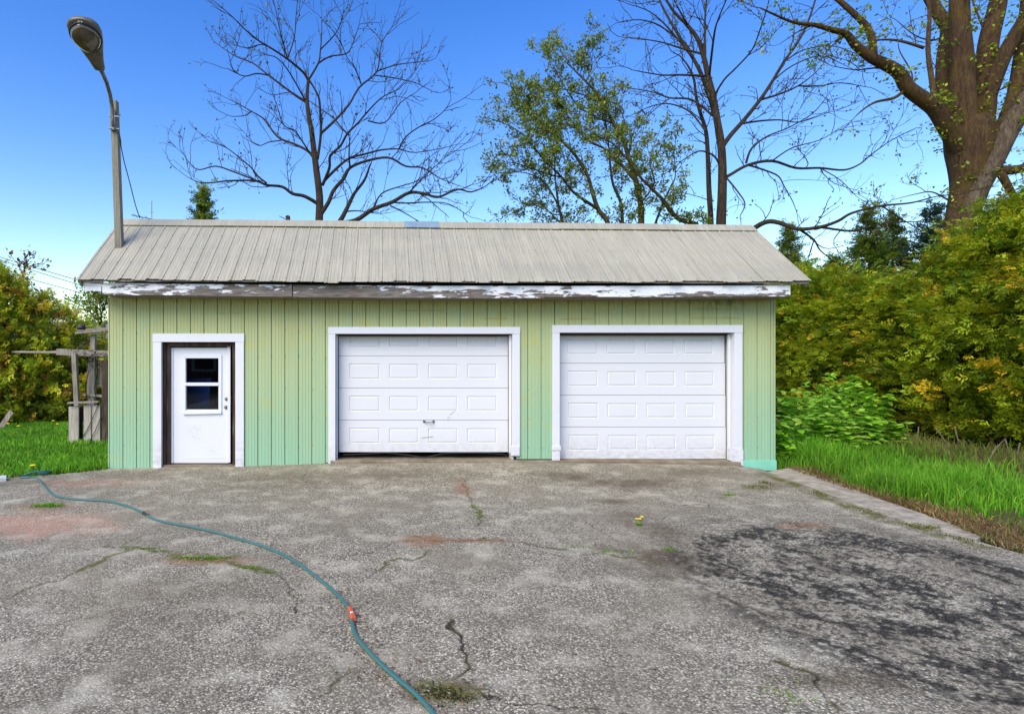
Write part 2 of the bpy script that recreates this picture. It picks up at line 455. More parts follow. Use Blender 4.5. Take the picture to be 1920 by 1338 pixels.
CRACKS = []   # (pixel polyline, half width m, crack strength, moss strength)
def c4(p): return [(x / 2.798, 860 + y / 2.798) for x, y in p]
def c5(p): return [(600 + x / 2.798, 860 + y / 2.798) for x, y in p]
def c6(p): return [(1200 + x / 2.6667, 860 + y / 2.6667) for x, y in p]
CRACKS += [(c4([(540, 460), (680, 465), (820, 480), (930, 500)]), .012, .6, .8), (c4([(930, 500), (1050, 520), (1180, 522)]), .05, .1, 1.0),
           (c4([(1180, 530), (1290, 570), (1400, 590), (1470, 600)]), .014, .6, .9), (c4([(1470, 600), (1510, 660), (1560, 740), (1570, 800)]), .008, .8, .1),
           (c4([(680, 475), (560, 515), (440, 580)]), .014, .4, .9), (c4([(440, 580), (300, 640), (130, 690), (0, 750)]), .010, .6, .25),
           (c4([(640, 460), (700, 420), (760, 400)]), .008, .5, .3),
           (c5([(740, 100), (775, 160), (795, 235)]), .012, .6, .2), (c5([(795, 235), (830, 280), (845, 350)]), .016, .7, .7),
           (c5([(500, 400), (580, 430), (700, 428), (850, 425), (960, 430), (1130, 450)]), .012, .8, .2), (c5([(1130, 450), (1250, 475), (1400, 490), (1600, 510), (1720, 530)]), .014, .7, .7),
           (c5([(590, 480), (500, 515), (350, 545), (270, 600)]), .012, .6, .6), (c5([(560, 430), (400, 435), (220, 500), (0, 550)]), .007, .6, .1),
           (c5([(670, 830), (710, 920), (735, 1000), (770, 1100), (730, 1150)]), .014, .9, .35), (c5([(770, 1170), (860, 1240), (1000, 1265), (1200, 1285), (1400, 1300), (1600, 1335)]), .006, .9, .05),
           (c5([(1380, 320), (1460, 370), (1570, 430)]), .006, .8, .1), (c5([(1400, 520), (1530, 600), (1680, 670)]), .006, .7, .15),
           (c5([(110, 970), (140, 1040), (150, 1100), (60, 1180), (20, 1240)]), .007, .6, .4),
           (c6([(0, 222), (200, 228), (340, 232), (460, 300), (600, 325)]), .008, .8, .15), (c6([(340, 232), (420, 190), (560, 180)]), .005, .7, .1),
           (c6([(700, 1010), (840, 1080), (900, 1160), (1000, 1230)]), .012, .8, .5), (c6([(600, 325), (900, 322), (1150, 345), (1340, 342)]), .005, .8, .1),
           ([(400, 950), (480, 940), (560, 955), (640, 950)], .005, .6, .0), ([(930, 895), (1000, 887), (1050, 890)], .006, .7, .2),
           ([(1432, 888), (1490, 908), (1588, 949), (1688, 983), (1768, 1004), (1850, 1026)], .05, .1, 1.0)]
BLOBS = [  # (px, py, rx m, ry m, channel, strength)
    (1240, 1050, .42, .45, 'damp', 1), (1215, 985, .3, .5, 'damp', .8), (1080, 893, .55, .3, 'damp', 1), (1180, 905, .8, .35, 'damp', .9), (1300, 885, 1.0, .35, 'damp', .6), (1150, 940, .25, .14, 'damp', .8),
    (800, 1012, .25, .2, 'rust', .9), (880, 1013, .4, .07, 'rust', .9), (870, 915, .1, .5, 'rust', .6), (400, 1050, .45, .12, 'rust', .8), (100, 950, .55, .18, 'rust', .6), (1500, 985, .25, .12, 'rust', 1), (1560, 1275, .4, .12, 'damp', .7),
    (40, 985, .9, .45, 'pink', 1), (170, 905, .8, .3, 'pink', .5), (250, 890, 1.0, .35, 'damp', .45), (520, 900, 1.0, .4, 'damp', .5), (760, 890, 1.0, .35, 'damp', .55), (350, 1120, .8, .5, 'damp', .35),
    (830, 1295, .16, .1, 'moss', .9), (860, 1290, .1, .1, 'damp', 1), (790, 1300, .12, .1, 'damp', .9), (90, 905, 1.2, .4, 'damp', .4), (1420, 915, .3, .12, 'moss', .5), (1440, 905, .5, .3, 'damp', .6)]

def driveway():
    us = np.concatenate([np.linspace(-3.2, -.85, 40), np.linspace(-.8, 1.2, 900), np.linspace(1.21, 3.0, 240)])
    inv = np.linspace(1 / 2.55, 1 / 9.62, 400)
    ys = np.concatenate([np.linspace(-8, 2.3, 14), 1 / inv])
    U, Yg = np.meshgrid(us, ys)
    Xg = U * np.maximum(Yg, 2.4)
    n, m = Xg.shape
    x = Xg.ravel(); y = Yg.ravel()
    z = gz(x, y) + .012 * (fbm(x * .9, y * .9) - .5) * np.clip((9.2 - y) / 1.0, 0, 1)
    A = {k: np.zeros(n * m) for k in ('damp', 'rust', 'pink', 'crack', 'moss', 'soot')}
    wob = (fbm(x * 7, y * 7) - .5)
    wob2 = (fbm(x * 9 + 40, y * 9 + 11) - .5)
    for pl, hw, cs, ms in CRACKS:
        pts = [G(*p)[:2] for p in pl]
        d = np.full(n * m, 9.)
        lo = np.min(pts, 0) - .4; hi = np.max(pts, 0) + .4
        sel = np.where((x > lo[0]) & (x < hi[0]) & (y > lo[1]) & (y < hi[1]))[0]
        xs = x[sel] + wob[sel] * .16; yy = y[sel] + wob2[sel] * .16
        ds = np.full(len(sel), 9.)
        for a, b in zip(pts[:-1], pts[1:]):
            ab = b - a; L = ab @ ab
            t = np.clip(((xs - a[0]) * ab[0] + (yy - a[1]) * ab[1]) / L, 0, 1)
            ds = np.minimum(ds, np.hypot(xs - a[0] - t * ab[0], yy - a[1] - t * ab[1]))
        soft = np.clip(1.3 - ds / hw, 0, 1)
        A['crack'][sel] = np.maximum(A['crack'][sel], cs * 1.25 * soft * np.clip(vnoise(xs * 5, yy * 5) * 2.2, 0, 1))
        sm = np.clip(1.4 - ds / (hw * 2.0), 0, 1) * np.clip(vnoise(xs * 14 + 9, yy * 14) * 2.2 - .5, 0, 1)
        A['moss'][sel] = np.maximum(A['moss'][sel], ms * sm)
        z[sel] -= .006 * soft * cs
    for px, py, rx, ry, ch, s in BLOBS:
        c = G(px, py)
        d = np.hypot((x - c[0]) / rx, (y - c[1]) / ry) + (fbm(x * 4 + 3, y * 4) - .5) * 1.5
        v = np.clip(1.35 - d, 0, 1) * s * (.45 + 1.1 * fbm(x * 16, y * 16, 3))
        A[ch] = np.maximum(A[ch], np.clip(v, 0, 1))
    # burnt swirl of soot
    c = np.array((3.75, 4.75))
    dx = (x - c[0]) / .80; dy = (y - c[1])
    r = np.hypot(dx, dy); th = np.arctan2(dy, dx)
    rr = r + .55 * (fbm(x * 1.5, y * 1.5) - .5)
    st = fbm(rr * 5.6 + .3 * th, th * 2.1 + 8, 4)
    fine = fbm(x * 24, y * 24, 3)
    region = np.clip(1.5 - np.hypot((x - 4.0) / 1.22, (y - 4.4) / 1.55), 0, 1)
    region = np.clip(region * 2.0, 0, 1) * np.clip((fbm(x * 2.1 + 5, y * 2.1) - .20) * 5, 0, 1)
    halo = region * np.clip((fbm(x * 38, y * 38, 2) - .52) * 7, 0, 1) * .75
    so_ = np.clip((st - .455) * 8, 0, 1) * np.clip((fine - .34) * 5, 0, 1) * region
    edge = np.clip(1 - np.abs(np.hypot((x - 4.1) / 1.2, (y - 4.6) / 1.45) - 1) / .16, 0, 1) * np.clip((fbm(x * 5, y * 5 + 9) - .5) * 9, 0, 1) * np.clip((fine - .4) * 6, 0, 1)
    A['soot'] = np.clip(np.maximum(np.maximum(so_, edge * .9 * (y > 4.2)) * 1.4, halo * 1.15), 0, 1)
    # outline
    jit = .05 * (fbm(x * 3, y * 3) - .5) + .05 * (vnoise(x * 14, y * 14) - .5)
    left = np.interp(y, [-10, 7.6, 8.3, 8.75, 9.05, 9.35, 9.5, 9.7], [-9, -7.5, -6.7, -5.75, -5.05, -4.62, -4.48, -4.46])
    right = np.interp(y, [-10, 4.6, 5.3, 6.0, 7.2, 9.2, 9.7], [6.3, 5.95, 5.78, 5.72, 5.70, 6.02, 6.1])
    inside = (x > left + jit) & (x < right + jit * .6 + .03)
    i = np.arange(n * m).reshape(n, m)
    T = np.c_[i[:-1, :-1].ravel(), i[:-1, 1:].ravel(), i[1:, 1:].ravel(), i[1:, :-1].ravel()]
    T = T[inside[T].all(1)]
    used = np.unique(T); remap = np.full(n * m, -1); remap[used] = np.arange(len(used))
    me = tri_mesh('driveway', np.c_[x, y, z][used], remap[T])
    for k, v in A.items():
        a = me.attributes.new(k, 'FLOAT', 'POINT'); a.data.foreach_set('value', v[used].astype(np.float32))
    tag(link('driveway', me, M['asphalt'], None, 0, True), kind='structure')
driveway()

# concrete strip along the right edge of the driveway
def strip():
    inner = [G(1436, 884), G(1500, 906), G(1600, 946), G(1700, 979), G(1775, 998), G(1830, 1012)]
    outer = [G(1490, 879), G(1560, 903), G(1640, 932), G(1715, 958), G(1790, 985), G(1840, 1005)]
    for k, (a, b) in enumerate(((0, 2), (2, 4), (4, 5))):
        mb = MB(); top = []
        N_ = 10
        for q in range(N_ + 1):
            t = a + (b - a) * q / N_; i = min(int(t), 4); f = t - i
            top.append((inner[i] * (1 - f) + inner[i + 1] * f, outer[i] * (1 - f) + outer[i + 1] * f))
        e = .012 if q else 0
        vs = []
        for j, (p, r) in enumerate(top):
            jj = (vnoise(j * 1.7 + k * 9, 3.3) - .5) * .05
            for q_, zz in ((p, .012), (r + (jj, jj * .5, 0), .008), (p, -.08), (r, -.08)):
                vs.append((q_[0], q_[1], zz - .004 * k))
        fs = []
        for j in range(N_):
            o = j * 4; n_ = o + 4
            fs += [(o, o + 1, n_ + 1, n_), (o + 1, o + 3, n_ + 3, n_ + 1), (o + 2, o, n_, n_ + 2)]
        fs += [(0, 2, 3, 1), (N_ * 4, N_ * 4 + 1, N_ * 4 + 3, N_ * 4 + 2)]
        mb.add(vs, fs)
        if k == 0:
            root = mb.build('path', M['concrete']); tag(root, kind='structure')
        else:
            mb.build('concrete_slab', M['concrete'], root)
strip()

# ------------------------------------------------------------------ the garage
D = 9.5
S = F / D
def fx(px, Y=D): return (px - PX) / F * Y
def fz(py, Y=D): return EYE - (py - PY) / F * Y
XL, XR = fx(205), fx(1450.5)
garage = empty('garage', (0, D, 0), 'long pale green metal sided garage with grey ribbed roof and white doors', 'garage')
EAVE_Y, RIDGE_Y, BACK_Y = 9.05, 10.49, 14.6
RXL, RXR = -4.74, 6.60
def ridge_z(x): return 4.235 + (x - RXL) / (RXR - RXL) * (4.125 - 4.235)
def eave_z(x):
    u = (x - RXL) / (RXR - RXL)
    return 3.005 - .035 * u - .05 * math.sin(math.pi * min(max(u, 0), 1)) * .6
def soffit_z(x): return eave_z(x) - .235

OPEN = [(fx(288), fx(458), fz(625.5)), (fx(616), fx(974), fz(613)), (fx(1035), fx(1390), fz(609.5))]  # casing outer edges
# wall core with openings, gables and back
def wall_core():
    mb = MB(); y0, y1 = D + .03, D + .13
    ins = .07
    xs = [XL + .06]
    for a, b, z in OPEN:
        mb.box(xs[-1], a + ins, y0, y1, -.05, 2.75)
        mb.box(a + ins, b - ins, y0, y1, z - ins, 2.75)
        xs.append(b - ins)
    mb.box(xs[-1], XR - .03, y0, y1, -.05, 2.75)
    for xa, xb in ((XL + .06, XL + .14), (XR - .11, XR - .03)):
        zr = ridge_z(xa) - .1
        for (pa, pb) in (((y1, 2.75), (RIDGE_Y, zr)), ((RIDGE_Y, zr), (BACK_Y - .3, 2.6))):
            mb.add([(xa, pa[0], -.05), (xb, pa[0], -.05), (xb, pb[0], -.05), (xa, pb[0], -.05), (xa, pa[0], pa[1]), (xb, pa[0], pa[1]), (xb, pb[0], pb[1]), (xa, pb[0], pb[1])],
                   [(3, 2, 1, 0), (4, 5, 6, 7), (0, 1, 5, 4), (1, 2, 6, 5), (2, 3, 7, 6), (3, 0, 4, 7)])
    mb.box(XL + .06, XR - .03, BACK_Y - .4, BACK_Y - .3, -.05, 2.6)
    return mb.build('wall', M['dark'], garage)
wall = wall_core()
SP = 25.3 / S
def strip_depth(t):
    """profile across one siding strip, t in metres from its left edge"""
    u = t / SP
    if u < .035 or u > .975: return .012
    for c in (.27, .5, .74):
        if abs(u - c) < .022: return -.0035
    return 0.
GRID = sorted(set([0, .0349, .0351, .974, .976, 1.0] + [c + d for c in (.27, .5, .74) for d in (-.04, -.021, .021, .04)]))
def siding():
    x = XL; k = 0
    while x < XR - .02:
        xe = min(x + SP, XR)
        cuts = [x, xe]
        for a, b, z in OPEN:
            for q in (a + .05, b - .05):
                if x < q < xe: cuts.append(q)
        cuts = sorted(cuts)
        for a, b in zip(cuts[:-1], cuts[1:]):
            if a == x: a += .004
            if b == xe: b -= .004
            if b - a < .012: continue
            mid = (a + b) / 2
            zb = float(g0(mid)) + (.012 if -.95 < mid < 5.9 else -.02)
            if 2.0 < mid < 2.9: zb = .155
            zt = soffit_z(mid) + .03
            for oa, ob, oz in OPEN:
                if oa + .05 - 1e-4 < mid < ob - .05 + 1e-4: zb = oz - .05
            pr = [(a, strip_depth(a - x + 1e-5))] + [(x + t * SP, strip_depth(t * SP)) for t in GRID if a + 1e-4 < x + t * SP < b - 1e-4] + [(b, strip_depth(b - x - 1e-5))]
            vs = []; fs = []
            tilt = random.uniform(-.0025, .0025)
            off = random.uniform(-.0015, .0015)
            for (xx, dd) in pr:
                vs += [(xx, D + dd + off, zb), (xx, D + dd + off + tilt, zt)]
            n = len(pr)
            for i in range(n - 1): fs.append((2 * i, 2 * i + 2, 2 * i + 3, 2 * i + 1))
            # back
            vs += [(a, D + .028, zb), (a, D + .028, zt), (b, D + .028, zb), (b, D + .028, zt)]
            q = 2 * n
            fs += [(0, 1, q + 1, q), (2 * n - 2, q + 2, q + 3, 2 * n - 1), (q, q + 1, q + 3, q + 2)]
            MB().add(vs, fs).build('siding_panel', M['siding'], wall)
        x = xe; k += 1
siding()
# corner trims and the mint patch plate at the right foot
MB().box(XR + .001, XR + .028, D - .006, D + .12, float(g0(XR)), 2.72).build('corner_trim', M['siding'], wall, .003)
MB().box(XL - .02, XL - .001, D - .004, D + .09, -.02, 2.70).build('corner_trim', M['siding'], wall, .003)
MB().box(fx(1391.5), XR + .034, D - .026, D - .010, -.03, fz(862)).build('kick_plate', M['mint'], wall, .003)
M['scar'] = simple('old_yellow_paint', lin(176, 164, 96), lin(150, 140, 80), 9, .7)
for a, b, py_ in ((405, 452, 587), (752, 832, 582), (907, 950, 597), (1296, 1390, 579), (1296, 1390, 596), (1050, 1118, 598)):
    MB().box(fx(a), fx(b), D - .0065, D + .004, fz(py_ + .8), fz(py_ - .8)).build('bracket_scar', M['scar'], wall)
# siding on the gable ends: vertical sheets
for xs_, sgn in ((XL + .055, -1), (XR - .025, 1)):
    y = D + .14
    while y < BACK_Y - .35:
        ye = min(y + .45, BACK_Y - .32)
        def top(yy): return (2.75 + (ridge_z(xs_) - .14 - 2.75) * (yy - D) / (RIDGE_Y - D)) if yy < RIDGE_Y else (ridge_z(xs_) - .14 + (2.6 - ridge_z(xs_) + .14) * (yy - RIDGE_Y) / (BACK_Y - .3 - RIDGE_Y))
        x0, x1 = (xs_ - .012, xs_ + .004) if sgn < 0 else (xs_ - .004, xs_ + .012)
        ya, yb = y + .004, ye - .004
        MB().add([(x0, ya, -.04), (x1, ya, -.04), (x1, yb, -.04), (x0, yb, -.04), (x0, ya, top(ya)), (x1, ya, top(ya)), (x1, yb, top(yb)), (x0, yb, top(yb))],
                 [(3, 2, 1, 0), (4, 5, 6, 7), (0, 1, 5, 4), (1, 2, 6, 5), (2, 3, 7, 6), (3, 0, 4, 7)]).build('gable_panel', M['siding'], wall)
        y = ye
# floor slab with its worn front edge, in front of the garage doors
sb = MB()
xs = np.linspace(-.86, 5.74, 60)
vs = []; fs = []
for i, xx in enumerate(xs):
    yf = 9.435 + .02 * (vnoise(xx * 3, 1.) - .5) + (.015 if 2.25 < xx < 2.7 else 0)
    zt = .138 - .004 * vnoise(xx * 4, 7.) - max(0, xx - 4.2) * .012
    vs += [(xx, yf, -.05), (xx, yf, zt - .012), (xx, yf + .014, zt), (xx, 14.1, zt)]
for i in range(len(xs) - 1):
    o = i * 4
    for j in range(3): fs.append((o + j, o + 4 + j, o + 5 + j, o + 1 + j))
sb.add(vs, fs).build('floor_slab', M['slab'], garage)
MB().box(XL + .16, -.87, D + .02, 14.1, -.04, .05).build('floor_slab', M['slab'], garage)

# screws: rows of small heads
def screws(name, pts, nrm, parent, r=.0075):
    vs = []; fs = []
    nrm = Vector(nrm).normalized(); a = nrm.orthogonal().normalized(); b = nrm.cross(a)
    for p in pts:
        o = len(vs); p = Vector(p)
        for k in range(6):
            an = k * math.pi / 3
            vs.append(p + (a * math.cos(an) + b * math.sin(an)) * r)
        vs.append(p + nrm * r * .8)
        fs += [(o + k, o + (k + 1) % 6, o + 6) for k in range(6)]
    o = MB().add(vs, fs).build(name, M['steel'], parent)
    o['kind'] = 'stuff'
pts = []
for k in range(1, 49):
    xx = XL + k * SP
    for zz in (.35, .82, 1.3, 1.78, 2.22, 2.68):
        zz += random.uniform(-.03, .03)
        if any(a - .01 < xx < b + .01 and zz < z + .03 for a, b, z in OPEN): continue
        if random.random() < .88: pts.append((xx + .012, D - .002, zz))
screws('screws', pts, (0, -1, 0), wall)

# roof: one object per sheet strip
def roof_pt(x, t): # t 0 eave .. 1 ridge
    return Vector((x, EAVE_Y + (RIDGE_Y - EAVE_Y) * t, eave_z(x) + (ridge_z(x) - eave_z(x)) * t))
RN = Vector((0, -(4.18 - 2.98), RIDGE_Y - EAVE_Y)).normalized()
mb = MB()
for (ya, za, yb, zb) in ((EAVE_Y + .03, 0, RIDGE_Y, 1), (RIDGE_Y, 1, BACK_Y, 2)):
    vs = []
    for xx in (RXL + .02, RXR - .02):
        e = {0: eave_z(xx) - .0, 1: ridge_z(xx) - .035, 2: 2.55}
        e0 = e[za] - (.035 if za == 0 else 0) + (0.02 if za == 0 else 0); e1 = e[zb]
        vs += [(xx, ya, e0), (xx, yb, e1), (xx, ya, e0 - .02), (xx, yb, e1 - .02)]
    mb.add(vs, [(0, 4, 5, 1), (2, 3, 7, 6), (0, 1, 3, 2), (4, 6, 7, 5), (0, 2, 6, 4), (1, 5, 7, 3)])
roof = mb.build('roof', M['wood'], garage)
RSP = 25.8 / F * EAVE_Y
x = RXL; k = 0; sp = []
while x < RXR - .02:
    xe = min(x + RSP, RXR); wd = xe - x
    prof = [(0, .0), (.018, .0), (.026, .012), (.044, .012), (.052, .0), (.33 * RSP, 0), (.33 * RSP + .008, .004), (.33 * RSP + .02, .0), (.62 * RSP, 0), (.62 * RSP + .008, .004), (.62 * RSP + .02, .0), (.85 * RSP, 0), (.85 * RSP + .008, .004), (.85 * RSP + .02, 0), (RSP + .016, -.001)]
    prof = [(min(a, wd), h) for a, h in prof if a <= wd or a == prof[-1][0]]
    lift = random.uniform(-.003, .003); lo = random.uniform(-.012, .010)
    if 14 < k < 22: lo -= .012
    NR = 7; vs = []; fs = []
    for j in range(NR):
        t = j / (NR - 1)
        for a, h in prof:
            xx = x + a
            p = roof_pt(xx, t if j else lo) + RN * (h + .004 + lift * (1 - t) + .003 * math.sin(xx * 3 + t * 9))
            vs.append(p)
    n = len(prof)
    for j in range(NR - 1):
        for i in range(n - 1): fs.append((j * n + i, j * n + i + 1, (j + 1) * n + i + 1, (j + 1) * n + i))
    MB().add(vs, fs).build('roof_panel', M['roof'], roof)
    for t in (.035, .26, .49, .72, .93):
        if random.random() < .93: sp.append(roof_pt(x + .035, t + random.uniform(-.012, .012)) + RN * .021)
    x = xe; k += 1
screws('screws', sp, RN, roof, .009)
# back slope sheets
x = RXL
while x < RXR - .02:
    xe = min(x + .9, RXR)
    MB().add([(x, RIDGE_Y, ridge_z(x) + .006), (xe - .006, RIDGE_Y, ridge_z(xe) + .006), (xe - .006, BACK_Y + .05, 2.56), (x, BACK_Y + .05, 2.56)], [(0, 1, 2, 3)]).build('back_roof_panel', M['roof'], roof)
    x = xe
# ridge cap in overlapping lengths, one odd blue piece
caps = [(-4.66, -3.0), (-3.02, -.62), (-.64, .38), (.36, .98), (.96, 3.1), (3.08, 5.2), (5.18, 6.58)]
for i, (a, b) in enumerate(caps):
    vs = []
    lift = .014 + .006 * (i % 2)
    for xx in (a, b):
        zc = ridge_z(xx)
        f = roof_pt(xx, .90) + RN * (lift + .016)
        vs += [f - RN * .01, f, Vector((xx, RIDGE_Y, zc + lift + .03)), Vector((xx, RIDGE_Y + .16, zc - .03 + lift))]
    mt = M['roof']
    if i == 3:
        M['bluecap'] = simple('blue_grey_flashing', lin(112, 132, 146), lin(136, 152, 162), 6, .5)
        mt = M['bluecap']
    MB().add(vs, [(0, 4, 5, 1), (1, 5, 6, 2), (2, 6, 7, 3), (0, 1, 2, 3), (4, 7, 6, 5)]).build('ridge_cap', mt, roof)
# fascia boards, soffit, lookout ends
def board(name, xa, xb, y0, y1, zt, hb, mat, parent, n=14, wob=.004):
    vs = []; fs = []
    for i in range(n + 1):
        xx = xa + (xb - xa) * i / n
        e = eave_z(xx); j = wob * (vnoise(xx * 2.3, hb * 31) - .5) * 2
        vs += [(xx, y0, e + zt - hb + j), (xx, y1, e + zt - hb + j), (xx, y1, e + zt), (xx, y0, e + zt)]
    for i in range(n):
        o = i * 4
        for k in range(4): fs.append((o + k, o + 4 + k, o + 4 + (k + 1) % 4, o + (k + 1) % 4)[::-1])
    fs += [(0, 1, 2, 3), (n * 4 + 3, n * 4 + 2, n * 4 + 1, n * 4)]
    return MB().add(vs, fs).build(name, mat, parent, .003)
FY = 9.14
board('fascia_board', fx(192, FY), fx(547.5, FY), FY - .004, FY + .03, -.045, .185, M['fascia'], roof)
board('fascia_board', fx(549, FY), fx(1021, FY), FY, FY + .03, -.045, .19, M['fascia'], roof)
board('fascia_board', fx(1020, FY), fx(1480, FY), FY - .018, FY + .012, -.05, .172, M['fascia'], roof)
board('eave_board', fx(1030, FY), fx(1474, FY), FY + .013, FY + .04, -.045, .185, M['wood'], roof)
board('soffit_board', fx(200, FY), fx(1474, FY), FY + .045, D + .03, -.215, .02, M['wood'], roof, 20)
MB().bar(P(157, 530, FY + .02), P(193, 531.5, FY + .02), .05, .09).build('lookout_end', M['fascia'], roof, .004)
MB().bar(P(160, 541, FY + .03), P(191, 542, FY + .03), .05, .085).build('lookout_end', M['fascia'], roof, .004)
MB().bar((RXL + .03, EAVE_Y + .05, eave_z(RXL) - .06), (RXL + .03, RIDGE_Y - .02, ridge_z(RXL) - .09), .03, .12).build('rake_board', M['wood'], roof)
MB().bar((RXR - .04, EAVE_Y + .05, eave_z(RXR) - .05), (RXR - .04, RIDGE_Y - .02, ridge_z(RXR) - .09), .03, .07).build('rake_board', M['wood'], roof)

# ---- casings: three boards round each opening
def casing(px0, px1, pytop, pyin, wl, wr, botl, botr, name='door_casing'):
    xa, xb, zt, zi = fx(px0), fx(px1), fz(pytop), fz(pyin)
    y0, y1 = D - .032, D + .03
    head = MB().box(xa - .004, xb + .004, y0 - .003, y1, zi, zt).build(name, M['trim'], garage, .003)
    MB().box(xa, xa + wl, y0, y1, botl, zi - .002).build('casing_board', M['trim'], head, .003)
    MB().box(xb - wr, xb, y0, y1, botr, zi - .002).build('casing_board', M['trim'], head, .003)
    return head
h1 = casing(288, 458, 625.5, 641, fx(303.6) - fx(288), fx(458) - fx(442), -.015, .02)
h2 = casing(616, 974, 613, 625.7, fx(629) - fx(616), fx(974) - fx(960.5), .075, .20)
h3 = casing(1035, 1390, 609.5, 623.5, fx(1048.5) - fx(1035), fx(1390) - fx(1375.5), .12, .05)
# patched feet of the casings
MB().box(fx(957.5), fx(973), D - .05, D + .03, fz(853), fz(836)).build('casing_block', M['trim'], h2, .004)
MB().box(fx(1033.5), fx(1048.5), D - .05, D - .033, fz(862), fz(844)).build('casing_block', M['trim'], h3, .004)
MB().box(fx(1033), fx(1050), D - .056, D - .033, fz(843), fz(835)).build('casing_block', M['trim'], h3, .004)
MB().add([(fx(1366), D - .045, .135), (fx(1391), D - .045, .04), (fx(1391), D - .045, fz(842)), (fx(1366), D - .045, fz(838)),
          (fx(1366), D + .05, .135), (fx(1391), D + .0, .04), (fx(1391), D + .0, fz(842)), (fx(1366), D + .05, fz(838))],
         [(0, 1, 2, 3), (7, 6, 5, 4), (1, 0, 4, 5), (2, 1, 5, 6), (3, 2, 6, 7), (0, 3, 7, 4)]).build('casing_block', M['trim'], h3, .004)

# ---- sectional garage doors
DY = D + .17
def garage_door(px0, px1, zb, ztop, sec_h, label_open, skew=0.):
    xa, xb = fx(px0, DY), fx(px1, DY)
    body = None
    z0 = zb; k = 0
    while z0 < ztop - .02:
        z1 = min(z0 + sec_h, ztop)
        bm = bmesh.new()
        ya = DY + (.006 if k == 3 else 0) + random.uniform(-.002, .002)
        sx = skew * k
        v = [bm.verts.new(q) for q in ((xa + sx, ya, z0 + .004), (xb + sx, ya, z0 + .004), (xb + sx, ya, z1 - .004), (xa + sx, ya, z1 - .004))]
        # front as a grid so that raised panels can be pressed in
        n = 4; wpan = (xb - xa) * .179; gap = ((xb - xa) - n * wpan) / (n + 1) * .92; m0 = ((xb - xa) - n * wpan - (n - 1) * gap) / 2
        xs_ = [xa]; pan = []
        for i in range(n):
            a = xa + m0 + i * (wpan + gap)
            pan.append((a, a + wpan)); xs_ += [a, a + wpan]
        xs_.append(xb)
        full = min(z0 + sec_h, 9)
        pz0, pz1 = z0 + .27 * sec_h, z0 + .76 * sec_h
        bm.clear()
        zs_ = [z0 + .003, pz0, min(pz1, z1 - .004), z1 - .003]
        grid = [[bm.verts.new((q + sx, ya, zz)) for q in xs_] for zz in zs_]
        panels = []
        for r_ in range(3):
            for c_ in range(len(xs_) - 1):
                f = bm.faces.new((grid[r_][c_], grid[r_][c_ + 1], grid[r_ + 1][c_ + 1], grid[r_ + 1][c_]))
                if r_ == 1 and c_ % 2 == 1: panels.append(f)
        if pz1 < z1 - .02 or True:
            for f in panels:
                bmesh.ops.inset_individual(bm, faces=[f], thickness=.012, depth=-.0)
                bmesh.ops.inset_individual(bm, faces=[f], thickness=.014, depth=-.013)
                bmesh.ops.inset_individual(bm, faces=[f], thickness=.022, depth=.011)
        # shallow pressed lines above and below the panels come from rim folds
        r = bmesh.ops.extrude_face_region(bm, geom=bm.faces[:])
        bmesh.ops.translate(bm, verts=[q for q in r['geom'] if isinstance(q, bmesh.types.BMVert)], vec=(0, .04, 0))
        bmesh.ops.recalc_face_normals(bm, faces=bm.faces[:])
        me = bpy.data.meshes.new('door_section'); bm.to_mesh(me); bm.free()
        if body is None:
            body = link('garage_door', me, M['gdoor'], garage, .0025)
        else:
            link('door_section', me, M['gdoor'], body, .0025)
        z0 = z1; k += 1
    return body
gd1 = garage_door(635, 952.5, fz(847.5, DY), fz(627, DY), 60.2 / F * DY, True)
gd2 = garage_door(1046, 1361, fz(860, DY), fz(622, DY), 59.8 / F * DY, False, -.006)
gd1['label'] = 'white sectional door with a small pull handle, raised a hand above the slab'
gd2['label'] = 'white sectional door closed to the slab with four rows of raised panels'
# jambs and head stops
def jambs(px0, px1, zi, zb, mat, parent, wl=.022, wr=.022, yb=None):
    xa, xb = fx(px0), fx(px1)
    MB().box(xa - .03, xa - .001, D + .031, DY + .10, zb, zi + .02).build('door_jamb', mat, parent)
    MB().box(xb + .001, xb + .03, D + .031, DY + .10, zb, zi + .02).build('door_jamb', mat, parent)
    MB().box(xa, xb, D + .031, DY + .10, zi + .001, zi + .03).build('door_jamb', mat, parent)
jambs(629, 960.5, fz(625.7), .14, M['trim'], h2)
jambs(1048.5, 1375.5, fz(623.5), .12, M['trim'], h3)
MB().box(fx(1370.5), fx(1375), D + .07, D + .11, .14, fz(626)).build('stop_strip', M['trim'], h3, .002)
MB().box(fx(956), fx(960), D + .06, D + .10, .24, fz(628)).build('stop_strip', M['trim'], h2, .002)
MB().box(fx(629.5), fx(632.5), D + .06, D + .10, .12, fz(628)).build('stop_strip', M['trim'], h2, .002)
MB().box(fx(630), fx(960), D + .10, D + .14, fz(630.5, D + .1), fz(625.9, D + .1)).build('weather_strip', M['rubber'], h2)
MB().box(fx(1049), fx(1375), D + .10, D + .14, fz(629, D + .1), fz(624, D + .1)).build('weather_strip', M['rubber'], h3)
MB().bar((fx(1366.5, D + .15), D + .13, fz(632)), (fx(1371.5, D + .15), D + .13, .15), .014, .02).build('weather_strip', M['rubber'], h3)
